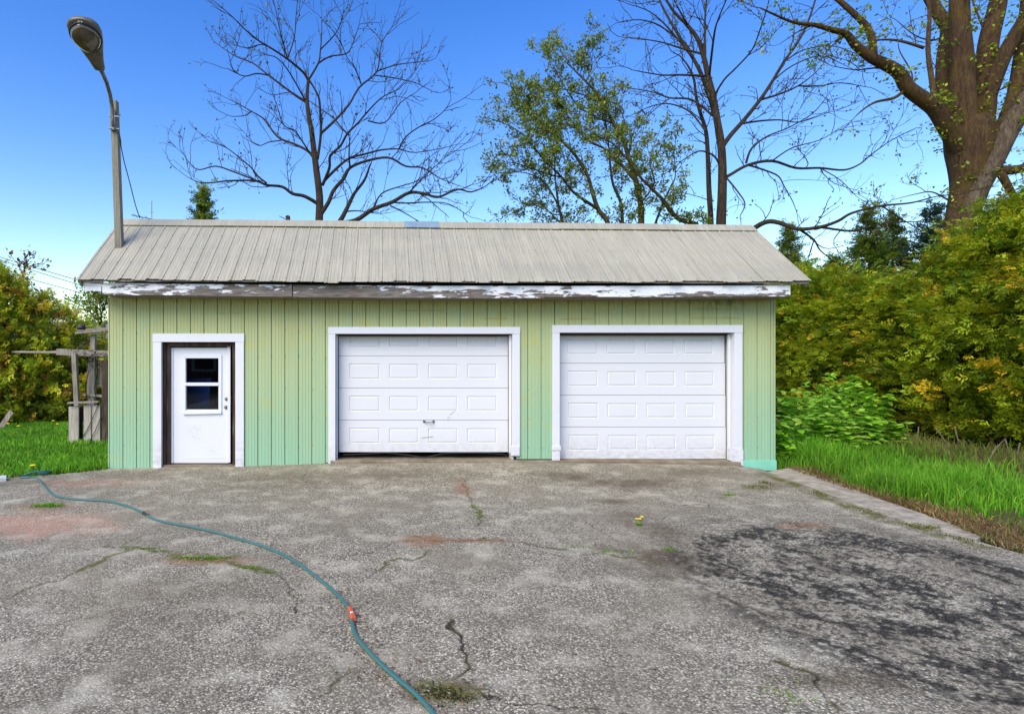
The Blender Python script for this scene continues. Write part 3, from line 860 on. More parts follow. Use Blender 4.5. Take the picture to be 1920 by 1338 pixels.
# handle and hanging bottom seal of the first door
hx, hz_ = fx(804, DY), fz(790.5, DY)
hm = MB(); hm.tube([(hx - .075, DY - .004, hz_ + .006), (hx - .07, DY - .035, hz_), (hx, DY - .042, hz_ - .004), (hx + .07, DY - .035, hz_), (hx + .075, DY - .004, hz_ + .006)], .008, 8)
hm.box(hx - .095, hx - .06, DY - .008, DY - .001, hz_ - .012, hz_ + .024); hm.box(hx + .06, hx + .095, DY - .008, DY - .001, hz_ - .012, hz_ + .024)
hm.build('handle', M['steel'], gd1)
def seal(name, pts, w=.03):
    vs = []; fs = []
    for i, p in enumerate(pts):
        vs += [(p[0], p[1] - .012, p[2] + w * .4), (p[0], p[1] + .02, p[2] - w * .3), (p[0], p[1] + .022, p[2] - w * .3 + .006), (p[0], p[1] - .01, p[2] + w * .4 + .006)]
    for i in range(len(pts) - 1):
        o = i * 4
        for k in range(4): fs.append((o + k, o + 4 + k, o + 4 + (k + 1) % 4, o + (k + 1) % 4))
    MB().add(vs, fs).build(name, M['rubber'], gd1)
z_ = fz(849, DY)
seal('bottom_seal', [P(q, r, DY - .005) for q, r in ((643, 853), (680, 851.5), (720, 849.5), (745, 851), (770, 854), (790, 857.5), (800, 857.8), (815, 854), (830, 850.5), (870, 849.5), (920, 850), (945, 852), (951, 856))], .02)
# scratches on the first door: dented seams
dn = MB()
for a, b in (((839, 781), (841, 789)), ((840, 782.5), (845, 782)), ((843, 778), (854, 769)), ((790, 820.5), (812, 818.5))):
    dn.bar(P(a[0], a[1], DY - .001), P(b[0], b[1], DY - .001), .003, .005)
dn.build('dent', M['steel'], gd1)

# ---- entry door
EY = D + .12
zdb, zdt = fz(867.5, EY), fz(651.5, EY)
xd0, xd1 = fx(320, EY), fx(431.5, EY)
# rough jambs
for a, b, nm in ((303.8, 311, 'a'), (311.5, 318.5, 'b')):
    MB().box(fx(a, D + .06), fx(b, D + .06), D + .045 if nm == 'a' else D + .07, D + .2, -.03, fz(642)).build('door_jamb', M['jamb'], h1, .003)
MB().box(fx(436.5, D + .06), fx(441.5, D + .06), D + .045, D + .2, .0, fz(642)).build('door_jamb', M['jamb'], h1, .003)
MB().box(fx(318.6, EY), fx(436, EY), D + .06, D + .2, fz(649.5, EY), fz(640, EY)).build('door_jamb', M['jamb'], h1, .003)
MB().box(fx(304), fx(442), D - .02, D + .25, -.05, .028).build('threshold', M['slab'], h1, .004)
door_bm = MB()
wx0, wx1, wz1, wz0 = fx(349, EY), fx(410, EY), fz(671, EY), fz(767.5, EY)
for q in ((xd0, wx0, zdb, zdt), (wx1, xd1, zdb, zdt), (wx0, wx1, zdb, wz0), (wx0, wx1, wz1, zdt)):
    door_bm.box(q[0], q[1], EY, EY + .045, q[2], q[3])
edoor = door_bm.build('entry_door', M['door'], garage)
edoor['label'] = 'white steel entry door with a two pane window and scuffed lower half'
# window frame, sash rail, panes
def frame(name, x0, x1, z0, z1, t, y0, y1, mat, parent):
    mb = MB(); mb.box(x0, x0 + t, y0, y1, z0, z1); mb.box(x1 - t, x1, y0, y1, z0, z1)
    mb.box(x0 + t, x1 - t, y0, y1, z0, z0 + t); mb.box(x0 + t, x1 - t, y0, y1, z1 - t, z1)
    return mb.build(name, mat, parent, .003)
frame('window_frame', fx(342.5, EY), fx(416, EY), fz(774.5, EY), fz(665.5, EY), .052, EY - .016, EY - .001, M['door'], edoor)
MB().box(wx0 - .02, wx1 + .008, EY - .022, EY + .03, fz(723, EY), fz(717, EY)).build('sash_rail', M['door'], edoor, .003)
MB().add([(wx0 - .045, EY - .030, fz(775, EY) - .012), (wx1 + .05, EY - .03, fz(775, EY) + .002), (wx1 + .05, EY - .03, fz(771, EY) + .002), (wx0 - .045, EY - .03, fz(772, EY) - .004),
          (wx0 - .045, EY - .002, fz(775, EY) - .012), (wx1 + .05, EY - .002, fz(775, EY) + .002), (wx1 + .05, EY - .002, fz(771, EY) + .002), (wx0 - .045, EY - .002, fz(772, EY) - .004)],
         [(0, 1, 2, 3), (7, 6, 5, 4), (1, 0, 4, 5), (2, 1, 5, 6), (3, 2, 6, 7), (0, 3, 7, 4)]).build('window_sill', M['door'], edoor)
MB().box(wx0, wx1, EY + .012, EY + .016, fz(717.5, EY), wz1).build('pane', M['glass'], edoor)
MB().box(wx0, wx1, EY + .022, EY + .026, wz0, fz(722.5, EY)).build('pane', M['glass'], edoor)
MB().box(fx(320, EY), fx(325, EY), EY - .014, EY - .001, zdb, zdt).build('door_edge_strip', M['door'], edoor, .002)
MB().box(fx(427, EY), fx(432.5, EY), EY - .02, EY + .02, zdb + .01, fz(645, EY)).build('latch_strip', M['door'], edoor, .002)
MB().box(fx(345, EY), fx(418, EY), EY - .004, EY - .0005, zdb + .075, zdb + .09).build('kick_rib', M['door'], edoor, .002)
for qx, qz in ((424.6, 747.5), (423.6, 763)):
    c = P(qx, qz, EY)
    MB().lathe((c[0], EY - .001, c[2]), [(.0, -.03), (.02, -.028), (.024, -.018), (.016, -.01), (.03, -.006), (.031, 0)], 14, 'y').build('door_knob', M['steel'], edoor, 0, True)
MB().tube([P(431.5, 740, EY - .03), P(433, 742, EY - .03), P(432.5, 757, EY - .03)], .004, 6).build('latch_wire', M['steel'], edoor)
# small electrical conduit on the right end wall
cd = MB().box(XR + .03, XR + .062, D + .16, D + .22, .55, fz(692)).build('conduit', M['steel'], garage, .004)
MB().box(XR + .03, XR + .085, D + .14, D + .24, fz(740), fz(722)).build('switch_box', M['blue'], cd, .004)

# bin and bench added inside, standing in for a blue reflection in the window
wb = empty('workbench', (-2.95, 10.35, .05), 'dark wooden workbench added to hold up the bin behind the entry door window', 'workbench')
MB().box(-3.5, -2.4, 10.1, 10.7, .88, .93).build('bench_top', M['jamb'], wb)
for a in (-3.45, -2.5):
    for b in (10.13, 10.6): MB().box(a, a + .07, b, b + .07, .05, .88).build('leg', M['jamb'], wb)
bn = empty('reflection_bin', (-3.2, 10.35, .93), 'blue plastic bin added behind the entry door glass as its blue reflection', 'bin')
MB().add([(-3.36, 10.14, .932), (-3.03, 10.14, .932), (-3.03, 10.5, .932), (-3.36, 10.5, .932), (-3.4, 10.11, 1.40), (-2.99, 10.11, 1.40), (-2.99, 10.53, 1.40), (-3.4, 10.53, 1.40)],
         [(3, 2, 1, 0), (4, 5, 6, 7), (0, 1, 5, 4), (1, 2, 6, 5), (2, 3, 7, 6), (3, 0, 4, 7)]).build('body', M['blue'], bn, .02)
MB().box(-3.42, -2.97, 10.09, 10.55, 1.402, 1.44).build('lid', M['blue'], bn, .012)

# ------------------------------------------------------------------ street lamp on a timber post through the roof
PYL = 9.82
lamp = empty('street_lamp', (fx(223, PYL), PYL, 0), 'grey cobra head street lamp on a weathered timber post rising through the roof', 'street lamp')
pb, pt = P(224, 462, PYL), P(214.5, 190, PYL)
dirp = (pt - pb) / np.linalg.norm(pt - pb)
base = pb - dirp * (pb[2] / dirp[2])
base[0] = pb[0] + .02
MB().bar(tuple(base), tuple(pb), .115, .115, (0, 1, 0)).bar(tuple(pb), tuple(pt), .115, .115, (0, 1, 0), .93).build('post', M['post'], lamp, .008)
arm = [P(213, 238, 9.72), P(212, 222, 9.72), P(210, 200, 9.70), P(206.5, 178, 9.58), P(200, 155, 9.36), P(192, 137, 9.05), P(187, 127, 8.8)]
MB().tube(arm, .031, 12).build('arm', M['lamp'], lamp, 0, True)
br = MB()
br.bar(P(213, 245, 9.74), P(212.5, 210, 9.74), .085, .07, (0, 1, 0)); br.build('bracket', M['lamp'], lamp, .006)
for py_ in (217, 240):
    MB().bar(P(203, py_, 9.70), P(224, py_ + 2, 9.72), .018, .018).build('bolt', M['steel'], lamp)
MB().tube([P(219, 214, 9.75), P(226, 216, 9.76)], .012, 6).build('bolt', M['steel'], lamp)
cb = [P(212, 232, 9.66), P(214, 240, 9.66), P(224, 252, 9.72), P(226, 262, 9.84), P(227, 275, 9.9), P(232, 300, 10.0), P(244, 345, 10.2), P(254, 385, 10.36), P(262, 409, 10.46)]
MB().tube(cb, .009, 6).build('cable', M['rubber'], lamp)
# cobra head
HS, HE = Vector(P(187, 127, 8.8)), Vector(P(150, 34, 8.0))
ax = (HE - HS); HL = ax.length; ax.normalize()
hs_ = ax.cross(Vector((0, 0, 1))).normalized(); hu = hs_.cross(ax).normalized()
prof = [(-.02, .070, .05, .045), (0, .075, .055, .05), (.2, .105, .07, .06), (.4, .15, .09, .065), (.58, .195, .105, .06), (.75, .222, .11, .055), (.87, .212, .10, .05), (.95, .17, .075, .04), (.99, .10, .045, .025), (1.005, .02, .012, .01)]
vs = []; fs = []; NN = 20
for t, w_, ht, hb in prof:
    for k in range(NN):
        a = 2 * math.pi * k / NN
        ca, sa = math.cos(a), math.sin(a)
        h = ht * sa if sa > 0 else hb * math.copysign(abs(sa) ** .35, sa)
        cc = math.copysign(abs(ca) ** (.8 if sa > 0 else .75), ca)
        vs.append(HS + ax * (t * HL) + hs_ * (w_ * cc) + hu * h)
for i in range(len(prof) - 1):
    for k in range(NN): fs.append((i * NN + k, i * NN + (k + 1) % NN, (i + 1) * NN + (k + 1) % NN, (i + 1) * NN + k))
fs += [tuple(range(NN))[::-1], tuple((len(prof) - 1) * NN + k for k in range(NN))]
head = MB().add(vs, fs).build('lamp_head', M['lamp'], lamp, 0, True)
# rim and bowl
def ring(t0, t1, wk, drop, n=28):
    out = []
    for k in range(n):
        a = 2 * math.pi * k / n
        t = (t0 + t1) / 2 + (t1 - t0) / 2 * math.cos(a)
        wloc = np.interp(t, [p[0] for p in prof], [p[1] for p in prof])
        out.append(HS + ax * (t * HL) + hs_ * (wk * math.sin(a) * min(wloc, .212)) - hu * drop)
    return out
r0 = ring(.38, .975, .97, .052); r1 = ring(.41, .955, .86, .075)
rm = MB(); rm.tube(r0 + [r0[0]], .013, 6, False); rm.build('lens_rim', M['rubber'], head)
vs = []; fs = []; n = 28
lv = [(1, .055), (.97, .085), (.85, .125), (.62, .155), (.3, .170), (.02, .174)]
cen = sum(r0, Vector()) / n
for k_, dr in lv:
    for q in ring(.40, .96, .94, 0):
        cq = HS + ax * (.685 * HL)
        vs.append(cq + (q - cq) * k_ - hu * dr)
for i in range(len(lv) - 1):
    for k in range(n): fs.append((i * n + k, (i + 1) * n + k, (i + 1) * n + (k + 1) % n, i * n + (k + 1) % n))
fs.append(tuple((len(lv) - 1) * n + k for k in range(n)))
MB().add(vs, fs).build('lens', M['lampglass'], head, 0, True)
c = HS + ax * (.965 * HL) - hu * .05
MB().bar(c - hs_ * .025, c + hs_ * .025, .03, .02, hu).build('latch', M['whitepl'], head)

# ------------------------------------------------------------------ garden hose
def smooth_path(pts, n=6):
    pts = [np.array(p, float) for p in pts]; out = []
    for i in range(len(pts) - 1):
        p0 = pts[max(i - 1, 0)]; p1 = pts[i]; p2 = pts[i + 1]; p3 = pts[min(i + 2, len(pts) - 1)]
        for k in range(n):
            t = k / n
            out.append(.5 * ((2 * p1) + (-p0 + p2) * t + (2 * p0 - 5 * p1 + 4 * p2 - p3) * t * t + (-p0 + 3 * p1 - 3 * p2 + p3) * t ** 3))
    out.append(pts[-1]); return out
HR = .0135
hp = [(96, 886), (80, 890), (60, 892), (45, 893.5), (40, 896), (52, 896), (66, 896), (75, 903), (85, 915), (100, 929), (122, 935), (150, 938), (190, 940), (215, 944), (240, 951), (262, 960), (272, 965), (284, 973), (310, 981), (350, 988), (400, 999), (450, 1013), (500, 1029), (540, 1047), (580, 1074), (620, 1106), (645, 1131), (657, 1153), (662, 1180), (670, 1199), (688, 1221), (715, 1249), (745, 1276), (778, 1304), (812, 1341), (850, 1390), (890, 1470)]
hose = empty('garden_hose', tuple(G(300, 978)), 'teal garden hose with an orange coupling snaking across the driveway', 'hose')
path = smooth_path([G(*p, HR) for p in hp], 6)
for i in range(18): path[i][2] += .035 * max(0, math.sin(i / 18 * math.pi)) + .01
MB().tube(path, HR, 10).build('tube', M['hose'], hose, 0, True)
def coup(px0, py0, px1, py1, r, mat, name):
    MB().tube([G(px0, py0, HR), G(px1, py1, HR)], r, 12).build(name, mat, hose)
coup(656, 1144, 659, 1153, .021, M['orange'], 'coupling'); coup(659, 1153.3, 660.5, 1157, .017, M['whitepl'], 'coupling_ring'); coup(660.5, 1157.3, 662.5, 1166, .0215, M['orange'], 'coupling')
coup(269, 963.5, 277, 968, .019, M['rubber'], 'coupling')
MB().tube([G(72, 893, .05), G(84, 891.5, .04), G(95, 887, .03)], .019, 8).build('hose_end', M['hose'], hose)
# white edging piece with an old leaf at the left
MB().add([tuple(G(-40, 908, .0)), tuple(G(12, 902, 0)), tuple(G(12, 897, 0)), tuple(G(-40, 902, 0)), tuple(G(-40, 908, .06)), tuple(G(12, 902, .055)), tuple(G(12, 897, .055)), tuple(G(-40, 902, .06))],
         [(3, 2, 1, 0), (4, 5, 6, 7), (0, 1, 5, 4), (1, 2, 6, 5), (2, 3, 7, 6), (3, 0, 4, 7)]).build('edging_block', M['whitepl'], None, .006)
tag(bpy.data.objects['edging_block'], 'white edging block lying where the lawn meets the driveway', 'block')

# ------------------------------------------------------------------ foliage tools
def frames(dirs, up):
    """columns: side, stem, normal"""
    d = dirs / np.linalg.norm(dirs, axis=1)[:, None]
    s = np.cross(d, up); s /= np.linalg.norm(s, axis=1)[:, None] + 1e-9
    n = np.cross(s, d)
    return np.stack([s, d, n], 2)
def scatter(tv, tt, R, pos, scl, colr, tipc=None):
    m = len(pos); k = len(tv)
    V = np.einsum('mij,kj->mki', R, tv) * scl[:, None, None] + pos[:, None, :]
    T = (tt[None] + (np.arange(m) * k)[:, None, None]).reshape(-1, tt.shape[1])
    C = np.repeat(colr[:, None, :], k, 1)
    if tipc is not None: C = C * tipc[None, :, None]
    return V.reshape(-1, 3), T, C.reshape(-1, 3)
def spray_template(seed):
    rr = random.Random(seed)
    v = []; t = []; tip = []
    def lobe(bx, by, dx, dy, wd, z0, z1):
        o = len(v); px_, py_ = -dy, dx; l = math.hypot(dx, dy); px_, py_ = px_ / l * wd, py_ / l * wd
        v.extend([(bx, by, z0), (bx + dx * .55 + px_, by + dy * .55 + py_, (z0 + z1) / 2 + .03), (bx + dx, by + dy, z1), (bx + dx * .55 - px_, by + dy * .55 - py_, (z0 + z1) / 2)])
        t.extend([(o, o + 1, o + 2), (o, o + 2, o + 3)]); tip.extend([.8, 1, 1.15, 1])
    for y, l in ((.08, .44), (.3, .50), (.52, .42), (.72, .28)):
        for s in (-1, 1):
            l2 = l * rr.uniform(.65, 1.25); an = rr.uniform(.35, .95); y2 = y + rr.uniform(-.08, .08)
            lobe(0, y2, s * l2 * math.cos(an), l2 * math.sin(an), rr.uniform(.06, .10), -.05 * y, rr.uniform(-.3, .12) * l)
    lobe(0, .6, rr.uniform(-.1, .1), .42, .085, -.06, -.15)
    return np.array(v), np.array(t), np.array(tip)
SPV, SPT, SPC = spray_template(1)
SPV2, SPT2, SPC2 = spray_template(2)
LEAFV = np.array([(0, 0, 0), (.28, .38, .05), (.22, .72, .02), (0, 1, -.08), (-.22, .72, .02), (-.28, .38, .05), (0, .5, -.03)])
LEAFT = np.array([(0, 1, 6), (1, 2, 6), (2, 3, 6), (3, 4, 6), (4, 5, 6), (5, 0, 6)])
MINIV = np.array([(0, 0, 0), (.3, .5, .06), (0, 1, 0), (-.3, .5, .06)]); MINIT = np.array([(0, 1, 2), (0, 2, 3)])
CED = np.array([lin(146, 164, 32)[:3], lin(166, 178, 36)[:3], lin(122, 148, 34)[:3], lin(190, 188, 42)[:3], lin(98, 128, 32)[:3], lin(216, 184, 50)[:3]])
def cedar_mesh(name, H, R, n, seed, size=.2, cone=.0, low=.02, pal=CED, prob=(.24, .26, .2, .14, .1, .06), tuft=30, spread=1.0, pw=1.0):
    r = np.random.default_rng(seed)
    nc = int(n * 2 / tuft)
    zt = r.random(nc)
    prof = np.interp(zt, [0, .06, .25, .55, .8, .93, 1], [.70, .9, 1., .92, .68, .38, .06]) * (1 - cone) + cone * (1.02 - zt)
    prof = prof ** pw
    keep = r.random(nc) < np.clip(prof + .12, .2, 1); zt = zt[keep]; prof = prof[keep]
    m = len(zt); th = r.random(m) * 2 * np.pi
    lump = .76 + .5 * vnoise(th * 2.2 + seed, zt * H * 1.7 + seed) * (.7 + .6 * vnoise(th * 5 + 3, zt * H * 3.5 + seed))
    inner = r.random(m) < .22
    dep = np.where(inner, .35 + .4 * r.random(m), 1 - .14 * r.random(m))
    rad = R * prof * lump * dep
    cpos = np.c_[rad * np.cos(th), rad * np.sin(th), low * H + zt * H * (1 - low)]
    cdir = np.c_[np.cos(th), np.sin(th), np.zeros(m)] + np.c_[r.normal(0, .3, m), r.normal(0, .3, m), r.normal(.2, .35, m) + cone * .3]
    cidx = r.choice(len(pal), m, p=prob); cb = .6 + .8 * r.random(m)
    k = r.poisson(tuft, m); idx = np.repeat(np.arange(m), k); q = len(idx)
    along = r.normal(0, .15, q) * spread
    pos = cpos[idx] + cdir[idx] * along[:, None] + r.normal(0, .08 * spread, (q, 3)) * np.array([1.2, 1.2, .7])
    pos[:, 2] = np.maximum(pos[:, 2], .05)
    d = cdir[idx] + r.normal(0, .5, (q, 3))
    up = np.c_[r.normal(0, .55, q), r.normal(0, .55, q), np.ones(q)]
    ci = np.where(r.random(q) < .75, cidx[idx], r.choice(len(pal), q, p=prob))
    c = pal[ci] * (cb[idx] * (.8 + .4 * r.random(q)))[:, None]
    h = q // 2; sc_ = size * (.55 + .8 * r.random(q))
    Fm = frames(d, up)
    V, T, C = scatter(SPV, SPT, Fm[:h], pos[:h], sc_[:h], c[:h], SPC)
    V2, T2, C2 = scatter(SPV2, SPT2, Fm[h:], pos[h:], sc_[h:], c[h:], SPC2)
    return tri_mesh(name, np.r_[V, V2], np.r_[T, T2 + len(V)], np.r_[C, C2])
def trunk_mesh(name, H, r0, n=7, lean=.0):
    pts = [(lean * t * H + .05 * math.sin(5 * t), .05 * math.cos(4 * t), t * H) for t in np.linspace(0, .95, 8)]
    return MB().tube(pts, [r0 * (1 - .85 * t) for t in np.linspace(0, 1, 8)], n).mesh(name)
def put(name, loc, label, cat, group, parts, scale=(1, 1, 1), rz=0.):
    e = empty(name, loc, label, cat, group); e.rotation_euler = (0, 0, rz); e.scale = scale
    for nm, me, mat in parts:
        o = bpy.data.objects.new(nm, me)
        if not me.materials: me.materials.append(mat)
        col.objects.link(o); o.parent = e
    return e
hedA = cedar_mesh('foliage', 4.2, 1.6, 11000, 3, .17, 0, .05)
hedB = cedar_mesh('foliage', 4.2, 1.6, 11000, 21, .17, 0, .05)
hedC = cedar_mesh('foliage', 4.2, 1.6, 9500, 33, .17, 0, .05)
htk = trunk_mesh('trunk', 4.0, .10)
HP = [  # px, Y, height, radius scale, mesh, label
    (2045, 11.0, 5.4, 1.05, hedB, 'tallest yellow green cedar at the open end of the hedge'),
    (1925, 12.0, 5.1, 1.10, hedA, 'broad yellow tipped cedar in front of the big maple trunk'),
    (1820, 13.2, 4.25, 1.05, hedC, 'cedar with dark hollows at the foot of the maple trunk'),
    (1720, 14.3, 3.8, 1.05, hedB, 'lower olive cedar left of the maple above the dead twigs'),
    (1635, 15.4, 3.95, 1.0, hedA, 'olive cedar behind the bright leafy weeds'),
    (1562, 16.6, 4.4, 1.0, hedC, 'cedar behind the weeds and under the long bare branch'),
    (1502, 17.8, 4.6, .95, hedB, 'cedar close behind the right end of the garage'),
    (1442, 18.6, 4.6, .95, hedA, 'cedar half hidden behind the garage end wall')]
for i, (px, Y, h, rs, me, lb) in enumerate(HP):
    put('cedar_tree', (fx(px, Y), Y, -.02), lb, 'cedar', 'cedars in the hedge right of the garage', [('foliage', me, M['cedar']), ('trunk', htk, M['bark2'])], (rs, rs, h / 4.2), i * 2.1)
DKP = np.array([lin(100, 126, 42)[:3], lin(118, 140, 40)[:3], lin(82, 110, 42)[:3], lin(146, 152, 42)[:3]])
spire = cedar_mesh('foliage', 6.5, 1.7, 11000, 5, .17, .92, .03, DKP, (.3, .3, .2, .2), 9, .55, 1.35)
SPB = np.array([lin(78, 106, 86)[:3], lin(62, 90, 72)[:3], lin(92, 116, 92)[:3], lin(60, 84, 48)[:3]])
spruce = cedar_mesh('foliage', 6.5, 2.1, 11000, 6, .17, .9, .03, SPB, (.3, .3, .2, .2), 9, .6, 1.2)
stk = trunk_mesh('trunk', 6.2, .13)
for px, Y, top, rs, me, lb, nm in ((1480, 19.0, 424, .95, spire, 'narrow pointed evergreen beside the right roof corner', 'spire_tree'), (1628, 20.5, 388, 1.15, spire, 'tall dark pointed evergreen behind the hedge with a thin tip', 'spire_tree'),
                                   (1674, 21.5, 398, 1.1, spire, 'dark pointed evergreen between the tall spire and the blue spruce', 'spire_tree'), (1752, 20.0, 390, 1.2, spruce, 'blue green spruce behind the maple trunk', 'spruce_tree'), (1565, 21, 480, 1.2, spire, 'short dark evergreen behind the hedge under the bare branch', 'spire_tree'),
                                   (1860, 19, 400, 1.1, spruce, 'blue green spruce hidden behind the broad cedar', 'spruce_tree'), (380, 21, 352, 1.25, spire, 'small pointed evergreen showing above the left roof ridge', 'spire_tree')):
    h = fz(top, Y)
    put(nm, (fx(px, Y), Y, 0), lb, 'evergreen', 'evergreens behind the hedge' if px > 500 else None, [('foliage', me, M['cedar']), ('trunk', stk, M['bark2'])], (rs, rs, h / 6.5), px * .7)
# left shrubs
YL = np.array([lin(188, 196, 50)[:3], lin(212, 208, 60)[:3], lin(158, 178, 48)[:3], lin(220, 188, 70)[:3], lin(130, 156, 44)[:3], lin(190, 126, 70)[:3]])
shr = cedar_mesh('foliage', 4.0, 1.5, 6000, 44, .19, 0, .02, YL, (.26, .24, .2, .12, .12, .06))
shr2 = cedar_mesh('foliage', 4.0, 1.5, 5200, 47, .19, .3, .02, YL, (.26, .24, .2, .12, .12, .06))
for px, Y, top, rs, me, lb in ((-60, 16.2, 480, 1.0, shr, 'tall yellow green cedar at the outer end of the left hedge'), (10, 16.5, 505, .92, shr2, 'yellow green cedar behind the leaning board'), (85, 17.0, 552, .8, shr, 'rounded yellow green cedar behind the arbor beam'), (150, 17.6, 612, .8, shr2, 'low yellow green cedar behind the wooden crate'), (215, 18.4, 640, .8, shr, 'low cedar behind the left garage corner')):
    put('cedar_tree', (fx(px, Y), Y, 0), lb, 'cedar', 'yellow green cedars left of the garage', [('foliage', me, M['cedar']), ('trunk', htk, M['bark2'])], (rs, rs, fz(top, Y) / 4.0), px * .37)

# ------------------------------------------------------------------ trees with traced limbs
class Tree:
    def __init__(s, Y0, seed):
        s.Y0 = Y0; s.r = random.Random(seed); s.br = []; s.px = []   # px: (px,py,Y) of placed points
    def limb(s, pts, r0, r1, drift=None, start=None):
        """pts in photograph pixels, radii in pixels"""
        rr = s.r
        if start is None:
            start = s.Y0
            if s.px:
                q = min(s.px, key=lambda a: (a[0] - pts[0][0]) ** 2 + (a[1] - pts[0][1]) ** 2)
                start = q[2]
        L = sum(math.hypot(pts[i + 1][0] - pts[i][0], pts[i + 1][1] - pts[i][1]) for i in range(len(pts) - 1))
        if drift is None: drift = rr.uniform(-.75, .75)
        P3 = []; R = []; acc = 0
        sp = smooth_path([(a, b, 0) for a, b in pts], 4)
        tot = len(sp) - 1
        for i, q in enumerate(sp):
            if i: acc += math.hypot(q[0] - sp[i - 1][0], q[1] - sp[i - 1][1])
            Y = start + drift * acc / F * s.Y0
            P3.append(Vector(P(q[0], q[1], Y)))
            t = i / tot
            R.append((r0 * (1 - t) + r1 * t) * (1.18 if r0 < 5 else 1.05) / F * Y)
            s.px.append((q[0], q[1], Y))
        s.br.append((P3, R)); return s
    def twigs(s, per_m, length, levels=2, up=.35, rmax=.02, zmin=3.2, nleaf=0, lsize=.06, seglen=.14):
        rr = s.r; tw = []; tips = []
        def grow(p, d, L, r, lev):
            n = max(3, int(L / seglen)); n = min(n, 7)
            pts = [p.copy()]; rad = [r]
            d = d.copy()
            for i in range(n):
                d = (d + Vector((rr.gauss(0, .2), rr.gauss(0, .2), rr.gauss(up * .2, .18)))).normalized()
                p = p + d * (L / n); pts.append(p.copy()); rad.append(r * (1 - .5 * (i + 1) / n))
            tw.append((pts, rad))
            for i in range(1, n + 1):
                tips.append((pts[i], (pts[i] - pts[i - 1]).normalized(), i == n))
            if lev > 0:
                k = rr.randint(2, 4) if lev > 1 else rr.randint(1, 3)
                for _ in range(k):
                    i = rr.randint(1, n - 1)
                    t = (pts[i + 1] - pts[i]).normalized()
                    side = t.cross(Vector((rr.gauss(0, 1), rr.gauss(0, 1), rr.gauss(0, 1)))).normalized()
                    dd = (t * .75 + side * rr.uniform(.5, 1.0) + Vector((0, 0, up * .35))).normalized()
                    grow(pts[i], dd, L * rr.uniform(.35, .65), max(rad[i] * .8, .007), lev - 1)
        for P3, R in s.br:
            for i in range(len(P3) - 1):
                seg = P3[i + 1] - P3[i]; l = seg.length
                if P3[i].z < zmin or R[i] > .11: continue
                n = per_m * l * (1.5 if R[i] < .03 else 1.0)
                k = int(n) + (1 if rr.random() < n - int(n) else 0)
                for _ in range(k):
                    p = P3[i].lerp(P3[i + 1], rr.random()); t = seg.normalized()
                    side = t.cross(Vector((rr.gauss(0, 1), rr.gauss(0, 1), rr.gauss(0, 1)))).normalized()
                    dd = (t * .7 + side * rr.uniform(.5, 1.1) + Vector((0, 0, up))).normalized()
                    grow(p, dd, length * rr.uniform(.45, 1.15) * (1 if R[i] < .06 else .7), min(rmax, max(.010, R[i] * .45)), levels - 1)
            # continuation at the tip
            t = (P3[-1] - P3[-2]).normalized()
            grow(P3[-1], t, length * .8, min(rmax, R[-1]), levels - 1)
        s.tw = tw; s.tips = tips; return s
    def build(s, name, label, cat, mat, leafcol, leaf_n, lsize, group=None, nsides=9, ground=0, pick=None, pale=None):
        b0 = s.br[0][0][0]
        root = empty(name, (b0.x, b0.y, 0), label, cat, group)
        tr = MB(); P3, R = s.br[0]
        tr.tube([Vector((P3[0].x + .0, P3[0].y, -.05))] + P3, [R[0] * 1.25] + R, 12); 
        tko = tr.build('trunk', mat, root, 0, True)
        for P3, R in s.br[1:]:
            MB().tube(P3, R, 10 if R[0] > .06 else 6).build('limb', pale[1] if pale and P3 is s.br[pale[0]][0] else mat, tko, 0, True)
        tm = MB()
        for pts, rad in s.tw: tm.tube(pts, rad, 4, False)
        if s.tw: tm.build('twigs', mat, root)['kind'] = 'stuff'
        r = np.random.default_rng(5)
        tips = s.tips if pick is None else [t for t in s.tips if pick(t[0])]
        if tips and leaf_n:
            idx = r.integers(0, len(tips), leaf_n)
            pos = np.array([tips[i][0] for i in idx]) + r.normal(0, lsize * .7, (leaf_n, 3))
            d = np.array([tips[i][1] for i in idx]) + r.normal(0, .7, (leaf_n, 3))
            up_ = np.c_[r.normal(0, .6, leaf_n), r.normal(0, .6, leaf_n), np.ones(leaf_n)]
            lc = leafcol[r.integers(0, len(leafcol), leaf_n)] * (.7 + .6 * r.random(leaf_n))[:, None]
            V, T, C = scatter(MINIV, MINIT, frames(d, up_), pos, lsize * (.6 + .8 * r.random(leaf_n)), lc)
            link('leaves', tri_mesh('leaves', V, T, C), M['leaf'], root)
        return root
BUD = np.array([lin(96, 104, 44)[:3], lin(120, 112, 60)[:3], lin(84, 86, 40)[:3]])
GRN = np.array([lin(118, 144, 40)[:3], lin(142, 158, 56)[:3], lin(98, 126, 36)[:3], lin(148, 142, 70)[:3]])
MPL = np.array([lin(140, 164, 36)[:3], lin(118, 150, 34)[:3], lin(166, 176, 60)[:3]])

k8 = lambda L: [(330 + x / 3.112, y / 3.112) for x, y in L]
k7 = lambda L: [(1200 + x / 2.6667, y / 2.6667) for x, y in L]
k3 = lambda L: [(900 + x / 3.522, 60 + y / 3.522) for x, y in L]
